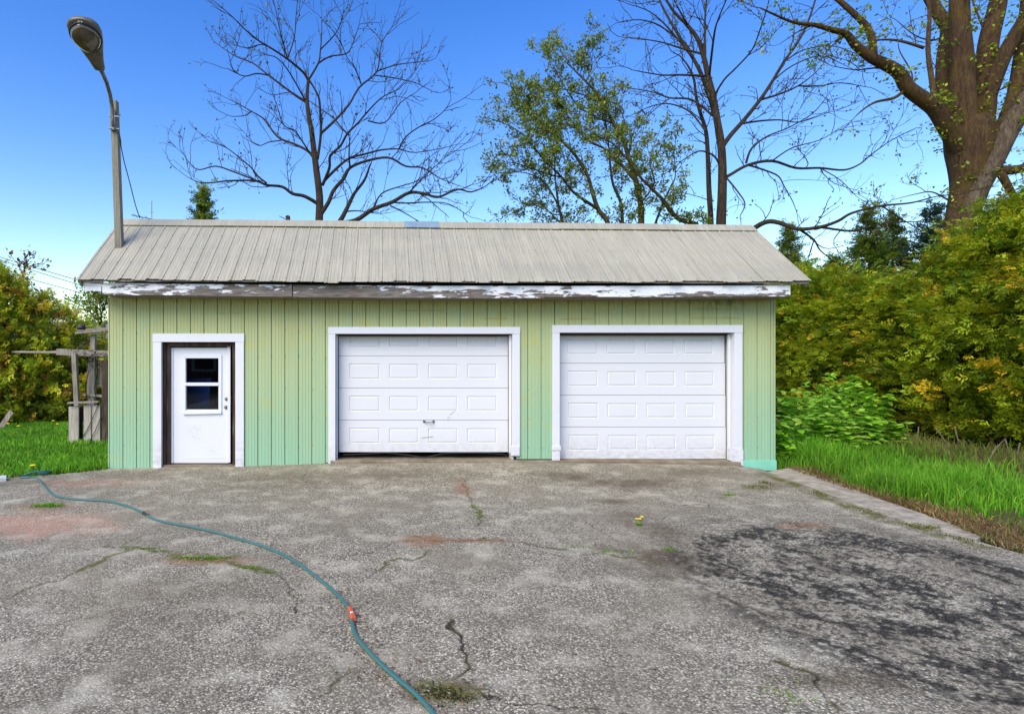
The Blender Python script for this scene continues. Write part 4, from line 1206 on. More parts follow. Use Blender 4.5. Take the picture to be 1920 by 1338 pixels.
# bare tree behind the left half of the roof
t1 = Tree(17.2, 1)
t1.limb(k8([(838, 1850), (836, 1500), (835, 1310), (838, 1150), (820, 1000), (805, 880), (790, 760), (770, 650), (765, 560), (772, 470)]), 8.5, 2.6, .1, 17.2)
for L, a, b in [
    ([(772, 470), (740, 420), (650, 345), (560, 285), (470, 230), (400, 170), (330, 100), (250, 30)], 2.2, .5), ([(772, 470), (830, 370), (842, 300), (850, 200), (850, 110)], 1.8, .5),
    ([(830, 370), (900, 330), (1000, 310), (1040, 230), (1070, 140)], 1.4, .5), ([(842, 290), (920, 210), (960, 140), (980, 50)], 1.2, .5), ([(650, 345), (625, 250), (600, 150), (580, 50), (560, -20)], 1.3, .5),
    ([(650, 345), (690, 220), (700, 100), (712, -20)], 1.2, .5), ([(560, 285), (500, 260), (410, 280), (325, 255)], 1.1, .5), ([(765, 600), (700, 560), (620, 500), (540, 440), (450, 370), (350, 330), (250, 265)], 2.0, .5),
    ([(540, 440), (470, 430), (400, 445), (340, 415), (315, 350)], 1.2, .5), ([(760, 590), (740, 560), (660, 420), (590, 340), (520, 320)], 1.5, .5), ([(820, 960), (780, 890), (700, 845), (610, 810), (560, 760), (520, 700), (440, 650), (370, 610), (310, 580)], 2.4, .5),
    ([(440, 650), (400, 675), (330, 680)], 1., .5), ([(610, 820), (540, 830), (490, 850), (440, 830)], 1., .5), ([(780, 890), (720, 800), (690, 760), (640, 740), (610, 690), (590, 610)], 1.3, .5),
    ([(825, 930), (845, 780), (838, 600), (820, 540), (780, 470)], 2.6, 1.2), ([(845, 780), (930, 700), (1010, 610), (1070, 510), (1170, 420), (1190, 300), (1200, 250), (1160, 190)], 2.2, .5), ([(1175, 415), (1280, 380), (1350, 370), (1430, 360)], 1.1, .5),
    ([(1200, 250), (1230, 200), (1270, 150)], .9, .4), ([(1160, 440), (1270, 455), (1340, 470), (1400, 485), (1490, 530)], 1., .5), ([(1080, 490), (1040, 390), (1000, 340), (960, 240)], 1.2, .5),
    ([(855, 1080), (895, 980), (900, 910), (960, 850), (1000, 780), (1060, 720), (1120, 650), (1200, 570), (1280, 530), (1320, 490)], 2.6, .5), ([(1010, 790), (960, 740), (920, 690), (850, 640), (780, 590)], 1.5, .6),
    ([(1120, 705), (1220, 715), (1310, 600), (1400, 540)], 1.2, .5), ([(860, 1060), (940, 980), (1010, 925), (1100, 900), (1200, 875), (1300, 870), (1400, 890), (1600, 855)], 2.4, .5), ([(1300, 870), (1340, 800), (1420, 740), (1500, 700), (1570, 640), (1605, 580)], 1.3, .5),
    ([(845, 1250), (890, 1180), (920, 1110), (980, 1040), (1015, 980), (1110, 940), (1240, 920), (1340, 970), (1440, 980), (1540, 1040), (1640, 1080)], 3.6, .5), ([(1015, 980), (1010, 900), (1015, 800)], 1.6, .8),
    ([(830, 1190), (750, 1145), (680, 1130), (620, 1090), (530, 1080), (460, 1055), (310, 1055), (220, 1065), (140, 1065), (70, 1035)], 3., .5), ([(530, 1070), (480, 1030), (440, 980), (370, 920), (290, 860), (205, 830)], 1.6, .5),
    ([(460, 1050), (330, 1000), (230, 970), (130, 990), (70, 940), (40, 890)], 1.4, .5)]:
    t1.limb(k8(L), a, b)
t1.limb(k8([(900, 1800), (930, 1420), (950, 1310), (975, 1260), (1010, 1190), (1040, 1130), (1100, 1050), (1130, 970), (1140, 950)]), 6, 1.0, .2, 17.0)
for L, a, b in [([(985, 1235), (1060, 1230), (1160, 1245)], 1.4, .5), ([(950, 1305), (1050, 1285), (1150, 1220), (1260, 1180), (1360, 1125), (1450, 1130), (1530, 1150), (1640, 1105), (1720, 1120), (1800, 1090), (1850, 1050)], 4., .5),
                ([(1260, 1180), (1340, 1185), (1470, 1180), (1590, 1190), (1700, 1255)], 1.4, .5), ([(1250, 1200), (1330, 1240), (1430, 1300)], 1.2, .5), ([(1150, 1215), (1200, 1130), (1300, 1090), (1400, 1060), (1500, 1010)], 1.4, .5),
                ([(1360, 1125), (1420, 1060), (1480, 1000), (1560, 930), (1600, 890)], 1.2, .5)]:
    t1.limb(k8(L), a, b)
t1.twigs(1.75, 1.2, 2, .45, .016, 4.2).build('bare_tree', 'spreading bare tree with small buds behind the left half of the roof', 'tree', M['bark1'], BUD, 1300, .075)
# tall bare tree behind the right half of the roof
t2 = Tree(18.2, 2)
t2.limb(k7([(405, 1800), (405, 1400), (405, 1125), (410, 1000), (412, 850), (405, 720), (385, 600), (365, 480), (340, 380), (320, 290), (290, 200), (240, 130), (170, 60), (120, -20)]), 9.5, 1.6, .05, 18.2)
for L, a, b in [
    ([(385, 600), (345, 480), (310, 380), (270, 300), (220, 220), (170, 140), (110, 30), (90, -30)], 3.6, 1.2), ([(325, 300), (325, 200), (325, 100), (335, -20)], 2.2, 1.), ([(345, 390), (370, 180), (390, 100), (440, -20)], 2., .9),
    ([(365, 490), (420, 400), (480, 340), (560, 250), (600, 150), (630, 60), (650, -20)], 1.8, .7), ([(408, 740), (450, 680), (520, 600), (600, 500), (660, 410), (720, 310), (790, 210), (840, 110), (880, -10)], 3.8, 1.2), ([(600, 500), (700, 470), (790, 430), (860, 380), (900, 340)], 1.8, .6),
    ([(790, 430), (900, 430), (1000, 415), (1130, 435)], 1.2, .5), ([(500, 620), (600, 605), (700, 600), (800, 610), (950, 560)], 1.7, .5), ([(412, 885), (440, 880), (540, 825), (660, 805), (780, 840), (900, 840), (1020, 850), (1100, 820), (1160, 770), (1260, 700), (1380, 640)], 2.8, .5),
    ([(540, 825), (620, 850), (690, 880), (720, 930), (760, 1000), (780, 1050)], 1.6, .5), ([(530, 815), (560, 740), (640, 680), (740, 640), (860, 570), (930, 490)], 1.8, .5), ([(425, 880), (490, 960), (525, 1020), (500, 1080)], 1.6, .6),
    ([(405, 840), (370, 780), (300, 755), (230, 790), (180, 830), (110, 880)], 1.7, .5), ([(335, 380), (200, 375), (100, 375), (-40, 350)], 2., .6), ([(310, 270), (200, 240), (100, 210), (-30, 190)], 1.9, .6),
    ([(365, 580), (260, 500), (150, 490), (60, 460), (-60, 440)], 1.9, .6), ([(330, 660), (250, 560), (150, 520), (60, 530), (-40, 575)], 1.6, .5), ([(270, 300), (150, 150), (50, 60), (-60, 20)], 1.6, .5), ([(720, 310), (820, 250), (960, 230), (1080, 270)], 1.2, .5), ([(660, 410), (760, 330), (900, 280), (1010, 320)], 1.2, .5),
    ([(660, 805), (760, 740), (900, 700), (1000, 640)], 1.2, .4), ([(240, 130), (180, 20), (150, -40)], 1.3, .6), ([(220, 220), (100, 130), (0, 100), (-100, 110)], 1.5, .5), ([(150, 490), (60, 560), (0, 640)], 1., .4), ([(900, 840), (1000, 900), (1080, 980)], .9, .4)]:
    t2.limb(k7(L), a, b)
t2.limb(k7([(360, 1800), (358, 1400), (355, 1125), (345, 950), (340, 800), (330, 660), (300, 560), (280, 480), (270, 400), (240, 330), (200, 280)]), 5.5, 1., .1, 18.6)
t2.limb(k7([(420, 1330), (500, 1200), (580, 1135), (640, 1108), (700, 1115), (790, 1145), (900, 1135), (990, 1105), (1060, 1065), (1200, 1030), (1350, 1015), (1450, 990)]), 4.8, 1., -.55, 18.0)
for L, a, b in [([(900, 1135), (1060, 1155), (1160, 1130), (1280, 1110), (1450, 1110)], 2., .6), ([(800, 1148), (870, 1200), (900, 1250), (960, 1300)], 2., .6), ([(1210, 1030), (1300, 1090), (1400, 1150)], 1.3, .5), ([(870, 1200), (850, 1260), (840, 1300)], 1., .5), ([(830, 1170), (920, 1240), (1010, 1230)], 1., .5)]:
    t2.limb(k7(L), a, b)
t2.twigs(1.25, 1.5, 2, .25, .016, 4.4).build('bare_tree', 'tall double stemmed bare tree behind the right half of the roof', 'tree', M['bark1'], BUD, 2200, .08)
# tree in young leaf
t3 = Tree(17.6, 3)
t3.limb(k3([(1075, 2200), (1070, 1700), (1065, 1275), (1060, 1130), (1020, 950), (980, 820), (940, 700), (880, 600), (790, 430), (700, 330), (600, 230), (480, 120)]), 6.5, .7, .1, 17.6)
t3.limb(k3([(900, 2100), (870, 1500), (850, 1275), (780, 1170), (740, 1050), (710, 950), (640, 830), (560, 740), (480, 660), (400, 580), (330, 540), (250, 430)]), 5., .6, .15, 17.5)
t3.limb(k3([(1500, 1700), (1480, 1400), (1430, 1275), (1320, 1240), (1250, 1170), (1210, 1110), (1130, 1030), (1060, 960), (980, 850), (880, 740), (760, 680)]), 5., .8, -.2, 17.9)
t3.limb(k3([(560, 2100), (550, 1500), (545, 1275), (520, 1150), (500, 1000), (490, 800), (480, 700)]), 3., .6, .2, 17.4)
t3.limb(k3([(945, 2100), (942, 1500), (940, 1275), (930, 1130), (880, 1010), (860, 880), (850, 760), (830, 600), (800, 520)]), 3.4, .6, .2, 17.8)
for L, a, b in [([(780, 1170), (620, 1060), (540, 960), (430, 850), (330, 730), (260, 660), (150, 600)], 2.6, .5), ([(1040, 1000), (920, 860), (840, 780), (720, 720), (640, 640), (560, 520), (480, 400)], 2.6, .5), ([(1150, 1290), (1200, 1150), (1260, 1020), (1290, 950), (1280, 800)], 2., .5),
                ([(980, 820), (1000, 700), (960, 600), (900, 450)], 1.5, .5), ([(520, 1150), (430, 1000), (300, 930), (130, 930)], 1.6, .4), ([(540, 960), (420, 930), (250, 870), (150, 860)], 1.4, .4), ([(640, 640), (520, 600), (400, 640), (280, 640)], 1.3, .4), ([(790, 430), (700, 420), (560, 380), (440, 380), (300, 340)], 1.4, .4),
                ([(700, 330), (740, 220), (720, 130)], 1.2, .4), ([(1060, 1130), (1150, 1000), (1120, 860), (1150, 740)], 1.6, .4), ([(545, 1275), (450, 1180), (370, 1120), (210, 1200)], 1.2, .4), ([(870, 600), (760, 560), (640, 480), (540, 330), (500, 260)], 1.5, .4), ([(400, 580), (300, 480), (210, 480)], 1.1, .4)]:
    t3.limb(k3(L), a, b)
t3.twigs(3.3, .9, 3, .25, .011, 4.2).build('leafing_tree', 'leaning tree covered in small young green leaves behind the roof ridge', 'tree', M['bark2'], GRN, 27000, .085)
# the big maple
t4 = Tree(15.6, 4)
t4.limb(k7([(1500, 1950), (1515, 1500), (1535, 1320), (1560, 1230), (1610, 1080), (1650, 930), (1660, 800), (1655, 690), (1645, 600)]), 27, 27, .05, 15.6)
t4.br[0] = (t4.br[0][0], [r_ * k_ for r_, k_ in zip(t4.br[0][1], np.interp(np.linspace(0, 1, len(t4.br[0][1])), [0, .2, .45, .62, .8, .92, 1], [.82, .76, .78, 1.0, 1.36, 1.35, 1.0]))])
for L, a, b, dr in [
    ([(1640, 800), (1590, 720), (1530, 620), (1480, 545), (1420, 500), (1340, 440), (1290, 360), (1200, 310), (1150, 285), (1080, 230), (1030, 170), (960, 150), (870, 125), (760, 110), (600, 40)], 17, 1.2, -.1), ([(1165, 285), (1160, 200), (1130, 130), (1060, 60), (980, -10)], 7, 4, .1),
    ([(1630, 760), (1570, 650), (1530, 500), (1525, 300), (1540, 150), (1500, 80), (1440, -20)], 17, 8, .25), ([(1640, 760), (1620, 600), (1610, 450), (1610, 300), (1600, 150), (1595, -30)], 22, 14, 0.), ([(1690, 800), (1705, 650), (1722, 500), (1730, 350), (1745, 200), (1780, 60), (1800, -40)], 20, 12, .1),
    ([(1720, 540), (1790, 350), (1850, 220), (1920, 100), (1970, -10)], 13, 9, -.2), ([(1575, 1180), (1610, 1120), (1680, 960), (1770, 790), (1840, 650), (1900, 560), (1970, 450), (2050, 330)], 17, 16, -.12), ([(1790, 760), (1830, 620), (1870, 500), (1890, 400), (1910, 250), (1930, 80), (1940, -30)], 14, 9, .15),
    ([(1480, 545), (1462, 420), (1440, 250), (1448, 60), (1432, -30)], 5, 2.5, .3), ([(1325, 450), (1270, 490), (1180, 510), (1120, 545), (1080, 580)], 3, .8, .2), ([(1420, 240), (1300, 205), (1200, 200), (1120, 220)], 2.6, .8, .2), ([(2000, 740), (1930, 830), (1860, 850), (1800, 850)], 6, 9, .0), ([(1800, 860), (1850, 950), (1880, 1010), (1900, 1080)], 7, 3, -.1),
    ([(1290, 370), (1200, 340), (1080, 350), (960, 330)], 1.8, .5, .2), ([(1540, 1000), (1460, 960), (1380, 970), (1260, 1000)], 1.4, .4, -.2), ([(1030, 170), (960, 230), (900, 300)], 1.5, .5, .2), ([(870, 125), (790, 160), (700, 220)], 1.2, .4, .2), ([(1350, 450), (1360, 370), (1300, 260), (1290, 200)], 1.5, .5, .3),
    ([(1540, 150), (1480, 200), (1380, 180), (1280, 100)], 2., .5, .2), ([(1745, 200), (1700, 100), (1660, 0)], 2.4, 1, .3), ([(1890, 400), (1840, 430), (1800, 450)], 2.4, 1, .3)]:
    t4.limb(k7(L), a, b, dr)
t4.twigs(.95, .95, 3, .1, .011, 3.8)
# young shoots straight from the old bark
r_ = t4.r
for P3, R in t4.br[:9]:
    for i in range(2, len(P3) - 1):
        if P3[i].z < 5: continue
        for _ in range(2):
            a = r_.uniform(0, 6.28); d = Vector((math.cos(a), math.sin(a), r_.uniform(-.3, .6))).normalized()
            p = P3[i] + d * R[i] * .9; pts = [p, p + d * .12 + Vector((0, 0, .03)), p + d * .24 + Vector((0, 0, .0))]
            t4.tw.append((pts, [.006, .005, .003]))
            for q in pts[1:]: t4.tips += [(q, d, False)] * 3
t4.build('maple_tree', 'huge old maple with many thick upright limbs and sparse new leaves behind the hedge', 'tree', M['bark3'], MPL, 4200, .09, pale=(7, M['greybark']))
# pale small tree far behind the left corner, and the reddish sapling in the left hedge
t5 = Tree(23, 8)
t5.limb([(190, 760), (192, 660), (190, 600), (186, 565)], 2.2, .6, 0, 23)
for L in ([(190, 610), (170, 585), (158, 580)], [(191, 630), (176, 610), (150, 602)], [(189, 590), (198, 570), (204, 556)], [(192, 640), (210, 600), (225, 580)], [(187, 580), (172, 568), (165, 560)]):
    t5.limb(L, 1.2, .4)
t5.twigs(3.0, .9, 3, .3, .012, 1.5).build('young_tree', 'small pale leafed tree far behind the left garage corner', 'tree', M['bark1'], GRN * 1.25, 2600, .12)
t6 = Tree(17.4, 9)
t6.limb([(40, 800), (41, 700), (42, 620), (44, 540), (46, 500), (50, 488)], 1.6, .6, 0, 17.4)
for L in ([(44, 520), (36, 500), (30, 490)], [(45, 505), (58, 498), (68, 500)], [(42, 580), (56, 560), (66, 548)], [(42, 600), (60, 580), (70, 570)], [(42, 560), (30, 545), (20, 530)], [(45, 510), (52, 490), (58, 484)]):
    t6.limb(L, .9, .4)
RED = np.array([lin(96, 62, 44)[:3], lin(110, 84, 40)[:3], lin(86, 74, 36)[:3], lin(124, 64, 40)[:3]])
t6.twigs(3.0, .35, 2, .2, .007, 2.2).build('sapling', 'thin reddish leafed sapling rising above the left cedars', 'sapling', M['bark1'], RED, 420, .11)
# broken stub behind the ridge
st = Tree(16.2, 10)
st.limb([(541, 700), (541, 430), (540, 412), (537, 405)], 3.4, 2.2, 0, 16.2)
st.limb([(541, 414), (530, 408), (523, 405)], .8, .4); st.twigs(0, .0001, 1); st.tw = []
st.build('tree_stub', 'short broken tree stub poking above the roof ridge', 'stub', M['bark1'], BUD, 0, .05)

# ------------------------------------------------------------------ grass and weeds
def blades(name, x, y, z, h, wd, seed, pal, lean=.35, label=None):
    r = np.random.default_rng(seed); n = len(x)
    a = r.random(n) * 2 * np.pi; ln = np.abs(r.normal(0, lean, n)); fa = r.random(n) * 2 * np.pi
    sx, sy = np.cos(a) * wd, np.sin(a) * wd
    lx, ly = np.cos(fa) * ln * h, np.sin(fa) * ln * h
    V = np.stack([np.c_[x - sx, y - sy, z], np.c_[x + sx, y + sy, z],
                  np.c_[x - sx * .8 + lx * .3, y - sy * .8 + ly * .3, z + h * .55], np.c_[x + sx * .8 + lx * .3, y + sy * .8 + ly * .3, z + h * .55],
                  np.c_[x + lx, y + ly, z + h * (1 - .3 * np.minimum(ln, 1.2))]], 1)
    o = (np.arange(n) * 5)[:, None]
    T = np.concatenate([o + np.array([[0, 1, 3]]), o + np.array([[0, 3, 2]]), o + np.array([[2, 3, 4]])])
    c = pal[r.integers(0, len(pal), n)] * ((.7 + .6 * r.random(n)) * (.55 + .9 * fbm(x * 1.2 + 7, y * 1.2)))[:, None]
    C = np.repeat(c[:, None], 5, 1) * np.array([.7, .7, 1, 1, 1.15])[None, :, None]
    ob = link(name, tri_mesh(name, V.reshape(-1, 3), T, C.reshape(-1, 3)), M['grass'])
    return tag(ob, label, 'grass', None, 'stuff')
GR = np.array([lin(98, 158, 30)[:3], lin(116, 176, 38)[:3], lin(80, 136, 28)[:3], lin(144, 184, 56)[:3], lin(104, 166, 32)[:3]])
GRY = np.concatenate([GR, [lin(160, 152, 78)[:3], lin(150, 128, 80)[:3]]])
r = np.random.default_rng(77)
# left lawn
n = 90000; x = r.uniform(-13, -4.4, n); y = 8.4 + 9.2 * r.random(n) ** 1.25
edge = np.interp(y, [8.3, 8.75, 9.05, 9.35, 9.5, 9.7], [-6.7, -5.75, -5.05, -4.62, -4.50, -4.48])
k = (x < edge - .02 + .05 * r.normal(size=n)) & (x / y > -1.1)
x, y = x[k], y[k]; hh = (.06 + .10 * fbm(x * 1.3, y * 1.3)) * (.6 + .8 * r.random(len(x)))
hh *= np.where((x > -5.6) & (y < 11), 1.5, 1.0)
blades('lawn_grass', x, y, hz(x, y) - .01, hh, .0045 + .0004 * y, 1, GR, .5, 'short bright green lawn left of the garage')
# right tall grass
n = 110000; x = r.uniform(5.6, 12.5, n); y = 4.6 + 9.4 * r.random(n) ** 1.1
inner = np.interp(y, [4.6, 5.3, 5.75, 6.2, 7.4, 8.6, 9.4, 9.6, 20], [6.55, 6.36, 6.32, 6.30, 6.30, 6.42, 6.55, 6.42, 6.42])
dist = x - inner
outer = np.interp(y, [4.6, 7, 9, 10, 11.3, 12.5, 15], [9.0, 9.0, 9.6, 10.2, 10.6, 10.4, 10.2])
dens = np.interp(x, [7.8, 9.0], [1, .55]) * np.clip((dist + .08) / .3, 0, 1) * np.clip((outer - x) / 1.2, 0.03, 1) * np.clip(fbm(x * 1.1, y * 1.1) * 2.6 - .55, .08, 1)
k = (dist > 0) & (r.random(n) < dens)
x, y, dist = x[k], y[k], dist[k]
hh = (.12 + .46 * np.clip(fbm(x * .8 + 4, y * .8) * 1.7 - .35, .05, 1)) * (.55 + .7 * r.random(len(x))) * np.clip(.45 + dist / .9, .4, 1) * np.clip((y - 3.4) / 4.5, .45, 1) * np.interp(x, [7.6, 8.8], [1, .5])
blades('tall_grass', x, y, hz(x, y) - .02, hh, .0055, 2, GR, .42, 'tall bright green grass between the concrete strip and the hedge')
# dry grass and litter along the strip
n = 5200; y = 4.3 + 5.2 * r.random(n); inner = np.interp(y, [4.3, 5.3, 6.2, 7.4, 8.6, 9.4], [6.1, 5.95, 6.1, 6.22, 6.36, 6.5])
x = inner + np.abs(r.normal(0, .2, n)) * (.3 + 1.4 * fbm(y * 1.5, y * 0 + 3)) + .02
blades('dry_grass', x, y, hz(x, y) + .02, .03 + .10 * r.random(n), .005, 3, np.array([lin(168, 146, 96)[:3], lin(146, 112, 74)[:3], lin(120, 112, 50)[:3], lin(132, 88, 58)[:3]]), 1.1, 'flattened dry straw beside the concrete strip')
n = 5200; y = r.uniform(3.8, 6.4, n); x = np.interp(y, [3.8, 4.6, 5.3, 6.0, 6.4], [6.1, 5.95, 5.80, 5.95, 6.1]) + np.abs(r.normal(0, .3, n))
blades('dry_grass', x, y, hz(x, y) + .02, .02 + .07 * r.random(n), .005, 6, np.array([lin(160, 140, 98)[:3], lin(138, 112, 80)[:3], lin(104, 124, 48)[:3], lin(120, 92, 66)[:3]]), 1.2, 'trampled straw at the end of the concrete strip')
n = 2600; y = r.uniform(9, 13, n); x = 9.4 + r.random(n) * 2.0
blades('dry_grass', x, y, hz(x, y), .05 + .25 * r.random(n), .005, 4, np.array([lin(160, 142, 84)[:3], lin(122, 108, 56)[:3], lin(112, 134, 44)[:3], lin(96, 130, 40)[:3]]), .7, 'brown straw under the hedge')
# weeds in the cracks of the driveway
def tufts(name, spots, label, seed, pal=GR):
    r = np.random.default_rng(seed); xs_, ys_, hs2 = [], [], []
    for px, py, rx, ry, n_, h in spots:
        c = G(px, py)
        xs_.append(c[0] + r.normal(0, rx, n_)); ys_.append(c[1] + r.normal(0, ry, n_)); hs2.append(h * (.4 + .8 * r.random(n_)))
    x = np.concatenate(xs_); y = np.concatenate(ys_)
    blades(name, x, y, gz(x, y), np.concatenate(hs2), .004, seed, pal, .8, label)
tufts('grass_tuft', [(88, 949, .09, .03, 260, .05)], 'small green tuft growing on the driveway near the hose', 31)
tufts('crack_moss', [(360, 1046, .09, .02, 300, .018), (410, 1046, .05, .02, 160, .018), (265, 1028, .1, .015, 150, .014), (300, 1033, .06, .01, 90, .014), (470, 1064, .06, .012, 120, .014), (500, 1072, .05, .01, 60, .012)], 'green moss and weeds growing along the curved driveway crack', 32, GRY)
tufts('crack_moss', [(890, 950, .02, .06, 60, .015), (900, 968, .03, .03, 60, .015), (1150, 1033, .12, .02, 120, .014), (1080, 1026, .1, .015, 80, .012), (905, 1010, .02, .01, 40, .02)], 'thin green moss along the driveway cracks before the first garage door', 33, GRY)
tufts('crack_moss', [(1550, 925, .1, .12, 260, .02), (1640, 960, .1, .15, 260, .02), (1720, 985, .06, .1, 200, .02), (1745, 990, .05, .02, 120, .035), (1420, 912, .12, .05, 150, .025), (1435, 905, .05, .05, 80, .03), (1800, 1010, .05, .1, 120, .02)], 'olive moss line between driveway and concrete strip', 34, np.array([lin(110, 112, 44)[:3], lin(92, 88, 40)[:3], lin(126, 134, 48)[:3]]))
tufts('crack_moss', [(1255, 1030, .03, .02, 60, .02), (1470, 1305, .05, .06, 80, .014), (1365, 928, .05, .02, 70, .03)], 'scattered mossy weeds in the near driveway cracks', 35, GRY)
tufts('crack_moss', [(830, 1300, .06, .03, 160, .012), (855, 1310, .05, .02, 110, .012), (815, 1292, .04, .02, 70, .01)], 'dark mossy patch beside the near end of the hose', 36, np.array([lin(70, 74, 32)[:3], lin(92, 88, 44)[:3], lin(56, 50, 34)[:3]]))
# dandelion
dd = G(1200, 985)
da = empty('dandelion', tuple(dd), 'yellow flowering dandelion in a driveway crack before the second door', 'flower')
rr2 = np.random.default_rng(3); nl = 14
ang = rr2.random(nl) * 6.28
V, T, C = scatter(LEAFV * np.array([.6, 1, 1]), LEAFT, frames(np.c_[np.cos(ang), np.sin(ang), rr2.random(nl) * .8 + .1], np.tile((0, 0, 1.), (nl, 1))), np.tile(dd, (nl, 1)), .03 + .03 * rr2.random(nl), np.tile(GR[0], (nl, 1)))
link('leaves', tri_mesh('leaves', V, T, C), M['leaf'], da)
for ox, oy, h in ((0, .0, .07), (.03, .02, .085), (-.02, .03, .06)):
    c = dd + np.array((ox, oy, 0))
    sm_ = MB().tube([tuple(c), tuple(c + (0, 0, h))], .003, 5).build('stem', M['leaf'], da)
    a_ = sm_.data.attributes.new('col', 'FLOAT_COLOR', 'POINT'); a_.data.foreach_set('color', np.tile((.1, .2, .02, 1), len(sm_.data.vertices)).astype(np.float32))
    MB().lathe(tuple(c + (0, 0, h)), [(.002, -.004), (.014, 0), (.019, .006), (.012, .010), (.001, .011)], 10).build('flower_head', M['yellow'], da)

# bright leafy weeds by the right end wall
NET = np.array([lin(148, 200, 52)[:3], lin(168, 214, 66)[:3], lin(126, 184, 46)[:3], lin(182, 218, 86)[:3]])
def weed(seed, H):
    r = np.random.default_rng(seed); pos = []; d = []; s = []
    st = MB()
    for q in range(5):
        a = r.random() * 6.28; lean = r.uniform(.05, .35); x0, y0 = r.normal(0, .06, 2)
        top = H * r.uniform(.65, 1.)
        P_ = [Vector((x0 + math.cos(a) * lean * t * t * top, y0 + math.sin(a) * lean * t * t * top, t * top)) for t in np.linspace(0, 1, 8)]
        st.tube(P_, [.007 * (1 - .6 * t) for t in np.linspace(0, 1, 8)], 5)
        for i in range(2, 8):
            for k_ in range(4 if i < 7 else 5):
                b = k_ * 1.6 + i * .8 + r.normal(0, .2)
                pos.append(P_[i]); d.append((math.cos(b), math.sin(b), r.uniform(-.35, .6))); s.append((.19 - .008 * i) * r.uniform(.7, 1.15))
    n = len(pos)
    V, T, C = scatter(LEAFV * np.array([1.25, 1, 1.5]), LEAFT, frames(np.array(d), np.c_[r.normal(0, .25, n), r.normal(0, .25, n), np.ones(n)]), np.array([tuple(p) for p in pos]), np.array(s), NET[r.integers(0, 4, n)] * (.8 + .4 * r.random(n))[:, None])
    sm_ = st.mesh('stems'); a_ = sm_.attributes.new('col', 'FLOAT_COLOR', 'POINT'); a_.data.foreach_set('color', np.tile((.09, .17, .03, 1), len(sm_.vertices)).astype(np.float32))
    return tri_mesh('leaves', V, T, C), sm_
WE = [weed(50 + i, 1.0) for i in range(3)]
WP = [(1474, 10.4, 1.0, 'leafy bright green weed against the garage end wall'), (1500, 11.4, .95, None), (1530, 10.9, .80, None), (1552, 11.9, 1.12, None), (1585, 12.3, 1.15, None), (1560, 11.0, .72, None), (1600, 11.3, .75, None), (1622, 12.4, .95, None), (1480, 11.9, 1.2, None), (1520, 12.6, 1.15, None), (1640, 11.5, .55, None), (1675, 11.7, .5, None), (1590, 10.7, .5, None), (1655, 12.6, .9, None), (1466, 9.95, .85, None), (1545, 13.2, 1.3, None), (1605, 13.3, 1.25, None)]
for i, (px, Y, h, lb) in enumerate(WP):
    a, b = WE[i % 3]; x_ = fx(px, Y)
    put('leafy_weed', (x_, Y, float(hz(x_, Y))), lb or ('tall broad leafed weed reaching up in front of the olive cedars' if Y > 11.8 else 'low broad leafed weed rising out of the tall grass'), 'weed', 'tall leafy weeds before the cedars' if Y > 11.8 else 'low leafy weeds in the grass', [('leaves', a, M['leaf']), ('stems', b, M['leaf'])], (1.15, 1.15, h * 1.1), i * 1.3)
# dead sticks under the hedge
for i, (a, b, Y) in enumerate((((1755, 802), (1795, 868), 10.2), ((1790, 800), (1802, 862), 10.3), ((1848, 862), (1884, 823), 9.7), ((1866, 835), (1873, 860), 9.7), ((1885, 822), (1893, 868), 9.8), ((1912, 830), (1903, 868), 9.6), ((1700, 795), (1702, 835), 11.8), ((1722, 800), (1718, 838), 11.6))):
    p, q = P(a[0], a[1], Y), P(b[0], b[1], Y + .15)
    m_ = (p + q) / 2 + np.array((.03, .02, .02))
    lo = p if p[2] < q[2] else q
    lo[2] = min(lo[2], float(hz(lo[0], lo[1])) - .01)
    tag(MB().tube([tuple(p), tuple(m_), tuple(q)], [.009, .008, .006], 5).build('dead_stick', M['barepole'], None, 0, True), 'pale dead stick standing in the shade under the hedge', 'stick', 'dead sticks under the hedge')
# fallen leaves and pebbles: uncountable litter
def litter():
    r = np.random.default_rng(90); n = 1500
    x = r.uniform(-5, 6, n); y = r.uniform(2.6, 9.3, n)
    sx = np.array([G(*p)[:2] for p in ((1500, 985), (870, 1015), (700, 1260), (400, 1050), (850, 1300), (1700, 1010), (1240, 1050), (660, 1170))])
    hq = [G(a_ + 12, b_ + 2)[:2] for a_, b_ in hp[22:34]] + [G(20, 893)[:2], G(30, 892)[:2], G(12, 890)[:2]]
    sx = np.r_[sx, np.array(hq)]
    j = r.integers(0, len(sx), n // 2); x[:n // 2] = sx[j, 0] + r.normal(0, .12, n // 2); y[:n // 2] = sx[j, 1] + r.normal(0, .10, n // 2)
    a = r.random(n) * 6.28
    V, T, C = scatter(MINIV * np.array([.7, 1, 1.5]), MINIT, frames(np.c_[np.cos(a), np.sin(a), r.normal(0, .1, n)], np.tile((0, 0, 1.), (n, 1))), np.c_[x, y, gz(x, y) + .008], .012 + .018 * r.random(n),
                      np.array([lin(150, 104, 60)[:3], lin(176, 150, 104)[:3], lin(96, 74, 52)[:3], lin(60, 52, 44)[:3], lin(196, 186, 168)[:3]])[r.integers(0, 5, n)])
    tag(link('leaf_litter', tri_mesh('leaf_litter', V, T, C), M['leaf']), 'dry leaf scraps scattered over the driveway', 'litter', None, 'stuff')
litter()

